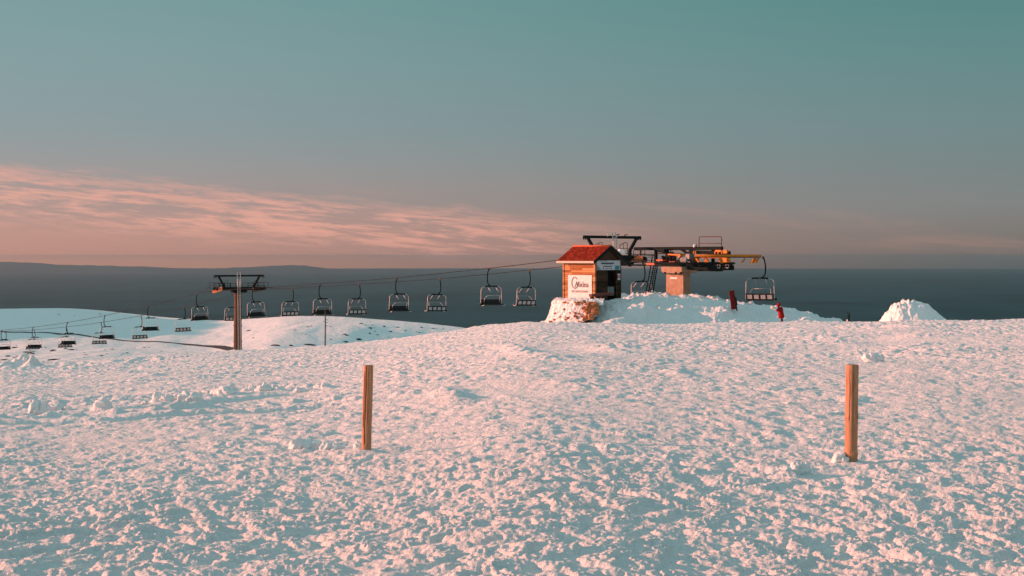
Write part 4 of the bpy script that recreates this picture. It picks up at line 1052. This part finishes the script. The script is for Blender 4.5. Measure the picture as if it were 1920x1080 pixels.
# machinery
m = MB(O); m.bar(Sp(1234, 488, .2), Sp(1246, 488, .2), .5, .14); m.bar(Sp(1246, 493, .2), Sp(1254, 493, .2), .5, .16); m.bar(Sp(1257, 491.5, .2), Sp(1268, 491.5, .2), .4, .12); m.bar(Sp(1219, 495, .2), Sp(1241, 495, .2), .9, .20); m.build('drive_casing', M_redlamp, root)
m = MB(O); m.bar(Sp(1240, 492, .8), Sp(1268, 493, .8), .5, .3); m.bar(Sp(1250, 478, 1.2), Sp(1258, 478, 1.2), .3, .5); m.bar(Sp(1244, 474, 1.2), Sp(1262, 474, 1.2), .3, .12)
for x in (1253, 1257, 1260): m.tube([Sp(x, 467, 1.2), Sp(x, 475, 1.2)], .04, 6)
m.bar(Sp(1262, 494, .8), Sp(1276, 488, .8), .25, .25); m.bar(Sp(1242, 480, 1.0), Sp(1246, 494, 1.0), .2, .2); m.build('drive_frame', M_dark, root)
m = MB(O); c_ = Sp(1286, 488, -.2); m.lathe(c_, AX, [(0.001, -.5), (.28, -.48), (.34, -.3), (.34, .3), (.42, .32), (.42, .42), (.2, .5), (0.001, .5)], 18)
m.bar(Sp(1290, 481, -.2), Sp(1297, 481, -.2), .6, .5); m.bar(Sp(1289, 493.5, -.2), Sp(1297, 493.5, -.2), .5, .3); m.build('drive_motor', M_grey, root)
m = MB(O); m.bar(Sp(1253, 477, .6), Sp(1276, 478, .6), .12, .14); m.bar(Sp(1275, 483, .6), Sp(1279, 478, .6), .5, .22); m.build('brake_arm', M_yellow, root)
m = MB(O)
m.bar(Sp(1297, 472.5, .8), Sp(1332, 473.5, .8), .8, .30); m.bar(Sp(1332, 474, .6), Sp(1364, 474.5, .6), .8, .34); m.build('gear_housing', M_dark, root)
m = MB(O)
for x in (1301, 1304.5, 1341, 1347, 1354, 1361): m.bar(Sp(x, 471, .15), Sp(x, 476, .15), .1, .12)
m.bar(Sp(1342, 470.5, .1), Sp(1352, 470.5, .1), .1, .18); m.bar(Sp(1357, 472, .1), Sp(1364, 472, .1), .2, .3); m.build('yellow_bracket', M_yellow, root)
# yellow turning rail (half ring with straights) and hangers down to the wheel
RR2 = 3.75; zr = 0.0
def ring(a, r, z): return St(TC + .9 + r * math.sin(a), r * -math.cos(a), z)
tS = (Sp(1299, 480, -RR2) - GC).dot(AX)
pxof = lambda p: 960 + F * p.x / p.y
i0 = min(i for i in range(29) if pxof(ring(math.pi * i / 28, RR2, 0)) > 1297)
railp = [ring(math.pi * i / 28, RR2, zr + .03) for i in range(i0, 29)] + [St(10.0, RR2, zr)]
m = MB(O)
for a, b in zip(railp[:-1], railp[1:]): m.bar(a - (b - a).normalized() * .02, b + (b - a).normalized() * .02, .34, .18)
rail = m.build('turning_rail', M_yellow, root)
m = MB(O)
for a, b in zip(railp[:-1], railp[1:]): m.bar(a - Vector((0, 0, .13)), b - Vector((0, 0, .13)), .22, .08)
m.build('rail_underside', M_dark, root)
m = MB(O)
for i in range(29):
    a = math.pi * i / 28
    if i >= i0 and i in (i0, i0 + 2, i0 + 5, 17, 21, 25, 28):
        p = ring(a, RR2 - .1, -.2); q = ring(a + .05, RR2 - .35, -.58); m.bar(p, q, .30, .08); m.build('rail_hanger', M_yellow, root); m = MB(O)
for x in (1300, 1304, 1309, 1325): m.bar(Sp(x, 483, .3), Sp(x - 2, 493, .3), .22, .10)
m.bar(Sp(1297, 493.5, .3), Sp(1364, 493.5, .3), .12, .08); m.bar(Sp(1297, 483, .3), Sp(1364, 483, .3), .14, .10)
m.build('rail_frame', M_yellow, root)
m = MB(O); m.bar(Sp(1352, 488, -1.2), Sp(1366, 488, -1.2), .5, .40); m.build('yellow_housing', M_yellow, root)
m = MB(O); m.lathe(St(TC, cs, ZB), (0, 0, 1), [(rr_ - .3, -.1), (rr_ - .03, -.09), (rr_ - .06, 0), (rr_ - .03, .09), (rr_ - .3, .1), (rr_ - .3, -.1)], 64)
for k in range(8):
    a = math.pi * k / 4; m.bar(St(TC, cs, ZB), St(TC + (rr_ - .25) * math.cos(a), cs + (rr_ - .25) * math.sin(a), ZB), .14, .12)
m.lathe(St(TC, cs, ZB), (0, 0, 1), [(0.001, .18), (.35, .16), (.35, -.3), (0.001, -.32)], 20)
m.build('bullwheel', M_dark, root)
m = MB(O)       # round-slotted end plate
for x in (1348, 1364): m.lathe(Sp(x, 499, -.62), -LT, [(.12, .0), (.22, .0), (.22, .04), (.12, .04), (.12, 0)], 16)
m.build('end_plate_ring', M_grey, root)
# inclined access ladder with safety cage
m = MB(O)
lt, lb = (1229, 496), (1216.5, 556)
for (xt, yt, xb, yb, s_) in ((1223, 482, 1210.5, 553, 0.0), (1226, 497, 1215, 553, .5), (1233, 497, 1223, 556, .5)):
    pts_ = [Sp(xb, yb, s_), Sp(xt, yt, s_)]
    m.tube(pts_, .055, 6)
m.tube([Sp(1223, 482, 0), Sp(1224, 477.5, 0), Sp(1227, 477.5, 0), Sp(1227.5, 497, 0)], .035, 6)
for i in range(17):
    f_ = i / 16; a = Sp(1215 + 11 * f_, 553 - 56 * f_, .5); b = Sp(1223 + 10 * f_, 556 - 59 * f_, .5); b.z = a.z; m.tube([a, b], .03, 5)
for i in range(8):
    f_ = i / 7; a = Sp(1210.5 + 11 * f_, 553 - 62 * f_, 0); b = Sp(1215 + 11 * f_, 553 - 56 * f_, .5); m.tube([a, b], .02, 5)
m.tube([Sp(1219, 554, .5), Sp(1229.5, 497, .5)], .04, 6)
m.build('access_ladder', M_dark, root)
m = MB(O); m.lathe(Sp(1303, 461.5, 1.6), (0, 0, 1), [(.15, -.12), (.2, 0), (.12, .15), (0.001, .18)], 10); m.build('signal_lamp', M_white, root)
m = MB(O); m.tube([Sp(1306, 464, 1.6), Sp(1305.5, 457.5, 1.6)], .03, 5); m.build('aerial', M_dark, root)
bm = bmesh.new(); t_ = bmesh.ops.create_icosphere(bm, subdivisions=4, radius=1); c_ = Sp(1163, 473, 0.4) - O
for v in t_['verts']:
    n_ = v.co.normalized(); ds = 1 + .3 * mnoise.noise(n_ * 2) + .15 * mnoise.noise(n_ * 5); v.co = Vector((n_.x * .55, n_.y * .5, n_.z * .28)) * ds + c_
me = bpy.data.meshes.new('snow_cap'); bm.to_mesh(me); bm.free(); me.materials.append(M_snow_chunk); o = bpy.data.objects.new('snow_cap', me); COL.objects.link(o); o.parent = root
tag(root, 'chairlift top station on one concrete pillar with dark beams and a yellow turning rail', 'lift station')

# ------------------------------------------------------------------ red padded panel leaning on a stake
rp = P(1377, 580, 110.5); root = empty('red_panel', rp)
m = MB(rp); a = P(1376, 580, 110.5); b = P(1371.5, 544.8, 110.5); m.bar(a, b, .40, .14, up=(0, 1, 0)); m.build('pad', M_red, root)
m = MB(rp); m.tube([P(1382, 583, 110.6), P(1379, 562, 110.6), P(1375, 548, 110.6)], .05, 8); m.tube([P(1381, 572, 110.6), P(1378.5, 558, 110.6)], .09, 8); m.build('stake', M_dark, root)
tag(root, 'narrow dark red padded panel standing tilted in the snow right of the pillar', 'padded panel')

# ------------------------------------------------------------------ marker post with bracket on the crest
mp_ = P(1590.5, 606, 106); root = empty('marker_post', mp_)
m = MB(mp_); m.bar(P(1592, 606, 106), P(1592.4, 588.5, 106), .06, .06); m.bar(P(1590.3, 606, 106), P(1590.6, 591, 106), .10, .05); m.build('post', M_dark, root)
m = MB(mp_); m.tube([P(1592.6, 589.5, 106), P(1589.5, 588, 106), P(1589.3, 585.8, 106)], .035, 6); m.tube([P(1592, 588.5, 106), P(1594.5, 586.5, 106)], .03, 6); m.build('bracket', M_dark, root)
m = MB(mp_); m.bar(P(1588.6, 606, 105.9), P(1588.9, 599.5, 105.9), .09, .07); m.build('foot_plate', M_steel, root)
tag(root, 'short dark post with a forked top bracket on the crest between mound and heap', 'marker post')

# ------------------------------------------------------------------ stump in the bank at the left edge
sp_ = P(53.5, 678, 100.6); root = empty('wooden_stump', sp_)
m = MB(sp_); m.tube([P(54.2, 682, 100.6), P(53, 674, 100.6), P(52, 670.5, 100.6)], .055, 8, r2=.035); m.build('stake', M_timber, root)
m = MB(sp_); m.tube([P(52, 670.5, 100.6), P(51.5, 669.9, 100.6)], .04, 8, r2=.02); m.build('broken_tip', M_timber, root)
tag(root, 'short dark stake poking out of the snow bank at the left edge', 'stake')

# ------------------------------------------------------------------ person in red
def person():
    d = 106.0; foot = P(1464, 611, d); root = empty('person', foot)
    H = 1.66
    # figure turned to the left (-x), arm stretched out and up towards the left
    J = {  # joint: (x, y, z, r)
        'pelvis': (0.02, 0, .88, .155), 'waist': (0.00, 0, 1.00, .150), 'chest': (-.07, 0, 1.20, .165), 'neck0': (-.13, 0, 1.37, .095), 'neck': (-.15, 0, 1.44, .060), 'head0': (-.17, 0, 1.52, .085), 'head1': (-.18, 0, 1.60, .100), 'head2': (-.175, 0, 1.67, .060),
        'shL': (-.12, -.17, 1.32, .078), 'elL': (-.28, -.22, 1.12, .055), 'wrL': (-.50, -.18, 1.26, .040), 'haL': (-.57, -.17, 1.32, .036),
        'shR': (-.10, .17, 1.32, .078), 'elR': (-.26, .24, 1.12, .055), 'wrR': (-.47, .14, 1.24, .040), 'haR': (-.54, .12, 1.30, .036),
        'hipL': (.03, -.09, .82, .105), 'knL': (.04, -.11, .48, .075), 'anL': (.09, -.10, .12, .050), 'toL': (-.08, -.11, .04, .040),
        'hipR': (.03, .09, .82, .105), 'knR': (.10, .10, .47, .075), 'anR': (.20, .11, .12, .050), 'toR': (.04, .12, .04, .040)}
    Ed = [('pelvis', 'waist'), ('waist', 'chest'), ('chest', 'neck0'), ('neck0', 'neck'), ('neck', 'head0'), ('head0', 'head1'), ('head1', 'head2'), ('chest', 'shL'), ('shL', 'elL'), ('elL', 'wrL'), ('wrL', 'haL'),
          ('chest', 'shR'), ('shR', 'elR'), ('elR', 'wrR'), ('wrR', 'haR'), ('pelvis', 'hipL'), ('hipL', 'knL'), ('knL', 'anL'), ('anL', 'toL'), ('pelvis', 'hipR'), ('hipR', 'knR'), ('knR', 'anR'), ('anR', 'toR')]
    for sd_, yy_, hx_, hz_ in (('L', -.17, -.57, 1.32), ('R', .12, -.54, 1.30)):      # fingers and thumb
        for k, (dy, ln) in enumerate(((-.033, .055), (-.011, .07), (.011, .066), (.033, .05))):
            J[f'k{sd_}{k}'] = (hx_ - .03, yy_ + dy, hz_ + .03, .011); J[f'f{sd_}{k}'] = (hx_ - .03 - ln * .6, yy_ + dy, hz_ + .03 + ln * .5, .009)
            Ed += [('ha' + sd_, f'k{sd_}{k}'), (f'k{sd_}{k}', f'f{sd_}{k}')]
        J['t' + sd_] = (hx_ + .0, yy_ + .045, hz_ + .05, .010); Ed.append(('ha' + sd_, 't' + sd_))
    names = list(J); me = bpy.data.meshes.new('body'); me.from_pydata([J[n][:3] for n in names], [(names.index(a), names.index(b)) for a, b in Ed], [])
    o = bpy.data.objects.new('tmp_body', me); COL.objects.link(o)
    md = o.modifiers.new('skin', 'SKIN'); sb = o.modifiers.new('sub', 'SUBSURF'); sb.levels = 2; sb.render_levels = 2
    for i, n in enumerate(names):
        sv = me.skin_vertices[0].data[i]; sv.radius = (J[n][3], J[n][3]); sv.use_root = (n == 'pelvis')
    bpy.context.view_layer.update()
    nm = bpy.data.meshes.new_from_object(o.evaluated_get(bpy.context.evaluated_depsgraph_get())); bpy.data.objects.remove(o)
    nm.name = 'body'
    for mm in (M_jacket, M_trouser, M_skin, M_glove, M_rubber): nm.materials.append(mm)
    for p in nm.polygons:
        c = p.center; p.use_smooth = True
        if c.z > 1.43 and c.x > -.35: p.material_index = 2
        elif c.x < -.36: p.material_index = 3
        elif c.z < .13: p.material_index = 4
        elif c.z < .80: p.material_index = 1
        else: p.material_index = 0
    body = bpy.data.objects.new('body', nm); COL.objects.link(body); body.parent = root
    # hood, long jacket, face details
    m = MB(); m.lathe((-.16, 0, 1.59), (.25, 0, 1), [(.10, -.20), (.13, -.12), (.135, 0), (.115, .09), (.06, .135), (0.001, .145)], 20); m.build('hood', M_jacket, root)
    m = MB(); m.lathe((0.0, 0, .98), (-.16, 0, 1), [(.20, -.40), (.235, -.36), (.215, -.1), (.20, .1), (.215, .25), (.19, .36), (.12, .43)], 24); m.build('jacket', M_jacket, root)
    m = MB()
    for sy in (-.035, .035): m.lathe((-.285, sy, 1.60), (1, 0, 0), [(0.001, -.012), (.012, 0), (0.001, .012)], 8)
    m.bar((-.285, -.05, 1.60), (-.285, .05, 1.60), .03, .045); m.build('goggles', M_rubber, root)
    m = MB(); m.lathe((-.285, 0, 1.555), (0, 0, 1), [(0.001, .03), (.014, .0), (.016, -.02), (0.001, -.03)], 8); m.build('nose', M_skin, root)
    for sg in (-1, 1):
        m = MB(); sy = -.17 if sg < 0 else .17
        m.tube([Vector((-.10, sy, 1.33)), Vector((-.27, sy * 1.3, 1.12)), Vector((-.38, sy * 1.15, 1.19))], .085, 12, r2=.065); m.build('sleeve', M_jacket, root)
    # pale scarf / bag held out in front
    bm = bmesh.new(); t_ = bmesh.ops.create_icosphere(bm, subdivisions=3, radius=1)
    for v in t_['verts']:
        n_ = v.co.normalized(); ds = 1 + .25 * mnoise.noise(n_ * 2.2); v.co = Vector((n_.x * .15 - .62, n_.y * .11 - .02, n_.z * .12 + 1.37)) * 1; v.co += n_ * (ds - 1) * .12
    me = bpy.data.meshes.new('bundle'); bm.to_mesh(me); bm.free(); me.materials.append(M_glove)
    bu = bpy.data.objects.new('pale_bundle', me); COL.objects.link(bu); bu.location = foot
    bu.rotation_euler = (0, 0, 0)
    tag(bu, 'small pale bundle held out in front by the person in red', 'bundle')
    root.rotation_euler = (0, 0, 0)
    tag(root, 'person in a red hooded jacket standing on the slope, arms held out to the left', 'person')
person()

# ------------------------------------------------------------------ valley: road and rocks poking through the snow
def back(px, py): return solve(px, py, 215.0, 700.0, 6000)
rd = [(-120, 620), (0, 622), (60, 624), (120, 627), (190, 634), (260, 640.5), (340, 645), (400, 650), (425, 653), (440, 657)]
pc = [back(x, y) for x, y in rd]
pc = densify(pc, 6)
m = MB()
vs = []; 
for i, p in enumerate(pc):
    a = (pc[min(i + 1, len(pc) - 1)] - pc[max(i - 1, 0)]); a.z = 0; a.normalize(); n_ = Vector((-a.y, a.x, 0)); wd = 0.5 + 1.3 * i / len(pc)
    h1 = float(H_base(np.array([p.x + n_.x * wd]), np.array([p.y + n_.y * wd]))[0]); h0 = float(H_base(np.array([p.x - n_.x * wd]), np.array([p.y - n_.y * wd]))[0])
    vs += [p + n_ * wd + Vector((0, 0, h1 - p.z + .10)), p - n_ * wd + Vector((0, 0, h0 - p.z + .10)), p - n_ * (wd + .2) + Vector((0, 0, h0 - p.z - .3)), p + n_ * (wd + .2) + Vector((0, 0, h1 - p.z - .3))]
fs = []
for i in range(len(pc) - 1):
    for k in range(4): fs.append([4 * i + k, 4 * i + (k + 1) % 4, 4 * i + 4 + (k + 1) % 4, 4 * i + 4 + k])
m.add(vs, fs); tag(m.build('road', M_asphalt), kind='structure')
def rock_mesh(seed):
    bm = bmesh.new(); bmesh.ops.create_icosphere(bm, subdivisions=2, radius=1)
    for v in bm.verts:
        n_ = v.co.normalized(); v.co = n_ * (1 + .45 * mnoise.noise(n_ * 1.5 + Vector((seed * 7.3, 0, 0))) + .2 * mnoise.noise(n_ * 3.5 + Vector((seed, 3, 0))))
    me = bpy.data.meshes.new('rock'); bm.to_mesh(me); bm.free(); me.materials.append(M_rock); return me
rms = [rock_mesh(i) for i in range(6)]
rnd = random.Random(21)
spots = [(15, 668, 1.1), (8, 675, .9), (52, 664, .9), (50, 661, 1.2), (60, 663, 1.3), (100, 675, 1.4), (27, 671, .7), (100, 657, 1.0), (123, 654, 1.0), (133, 656, .9), (97, 658, .7), (190, 667, .8), (210, 655, .6), (238, 662, .6), (62, 659, .6), (85, 652, .5),
         (28, 652, 1.0), (12, 650, .6), (467, 620, 1.1), (475, 634, .8), (516, 648, 1.6), (545, 648, 1.2), (580, 647, 1.6), (553, 619, .7), (559, 606, .5), (577, 613, .6), (612, 600, .6), (612, 605, .5), (612, 611, .5), (646, 627, .8), (648, 641, 1.1),
         (672, 636, 1.2), (650, 629, .9), (677, 607, .8), (694, 615, .9), (693, 625, .8), (685, 610, .5), (720, 612, .9), (745, 614, .8), (732, 622, 1.1), (760, 620, .7), (790, 614, .8), (812, 616, .7), (830, 617, .6), (110, 590, .5), (187, 589, .6), (140, 592, .4)]
for _ in range(70):
    if rnd.random() < .4: spots.append((rnd.uniform(0, 330), rnd.uniform(648, 676), rnd.uniform(.2, .5)))
    else: spots.append((rnd.uniform(560, 850), 600 + rnd.random() ** 1 * 38, rnd.uniform(.2, .55)))
for i, (x, y, s_) in enumerate(spots):
    if y < np.interp(x, RD_X, RD_Y) + 2 or y > np.interp(x, CR_X, CR_Y) - 1: continue
    p = back(x, y); o = bpy.data.objects.new('rock', rms[i % 6]); COL.objects.link(o)
    o.location = p + Vector((0, 0, .04)); s2 = s_ * .62
    o.scale = (s2 * rnd.uniform(.7, 1.2), s2 * rnd.uniform(.8, 2.0), s2 * .28); o.rotation_euler = (0, 0, rnd.uniform(0, 6.28))
    tag(o, 'dark rock poking out of the smooth valley snow behind the crest', 'rock', 'dark rocks dotted over the far snowfield')

# ------------------------------------------------------------------ the air over the lowland
m = MB()
B = 60500; zlo, zhi = -532, 30.0
ed = [-B, -40000, -12000, -3000, -700, 0, 700, 3000, 12000, 40000, B]; ne = len(ed); zs = [zlo, -200, zhi]
hv = {}; hvl = []; hf = []
def hvi(x, y, z):
    k = (x, y, z)
    if k not in hv: hv[k] = len(hvl); hvl.append(k)
    return hv[k]
for i in range(ne - 1):
    for j in range(ne - 1):
        for z in (zlo, zhi): hf.append([hvi(ed[i], ed[j], z), hvi(ed[i + 1], ed[j], z), hvi(ed[i + 1], ed[j + 1], z), hvi(ed[i], ed[j + 1], z)])
    for k in range(2):
        for c in (-B, B):
            hf.append([hvi(ed[i], c, zs[k]), hvi(ed[i + 1], c, zs[k]), hvi(ed[i + 1], c, zs[k + 1]), hvi(ed[i], c, zs[k + 1])])
            hf.append([hvi(c, ed[i], zs[k]), hvi(c, ed[i + 1], zs[k]), hvi(c, ed[i + 1], zs[k + 1]), hvi(c, ed[i], zs[k + 1])])
m.add(hvl, hf)
hm = bpy.data.materials.new('haze_air'); hm.use_nodes = True; hm.node_tree.nodes.clear()
hb = NB(hm.node_tree); pv = hb.n('ShaderNodeVolumePrincipled'); oo = hb.n('ShaderNodeOutputMaterial'); hb.l(pv.outputs[0], oo.inputs['Volume'])
pv.inputs['Color'].default_value = (0.74, 0.90, 1.0, 1); pv.inputs['Density'].default_value = 0.000019; pv.inputs['Anisotropy'].default_value = 0.85
haze = m.build('haze', hm)
tag(haze, kind='stuff')
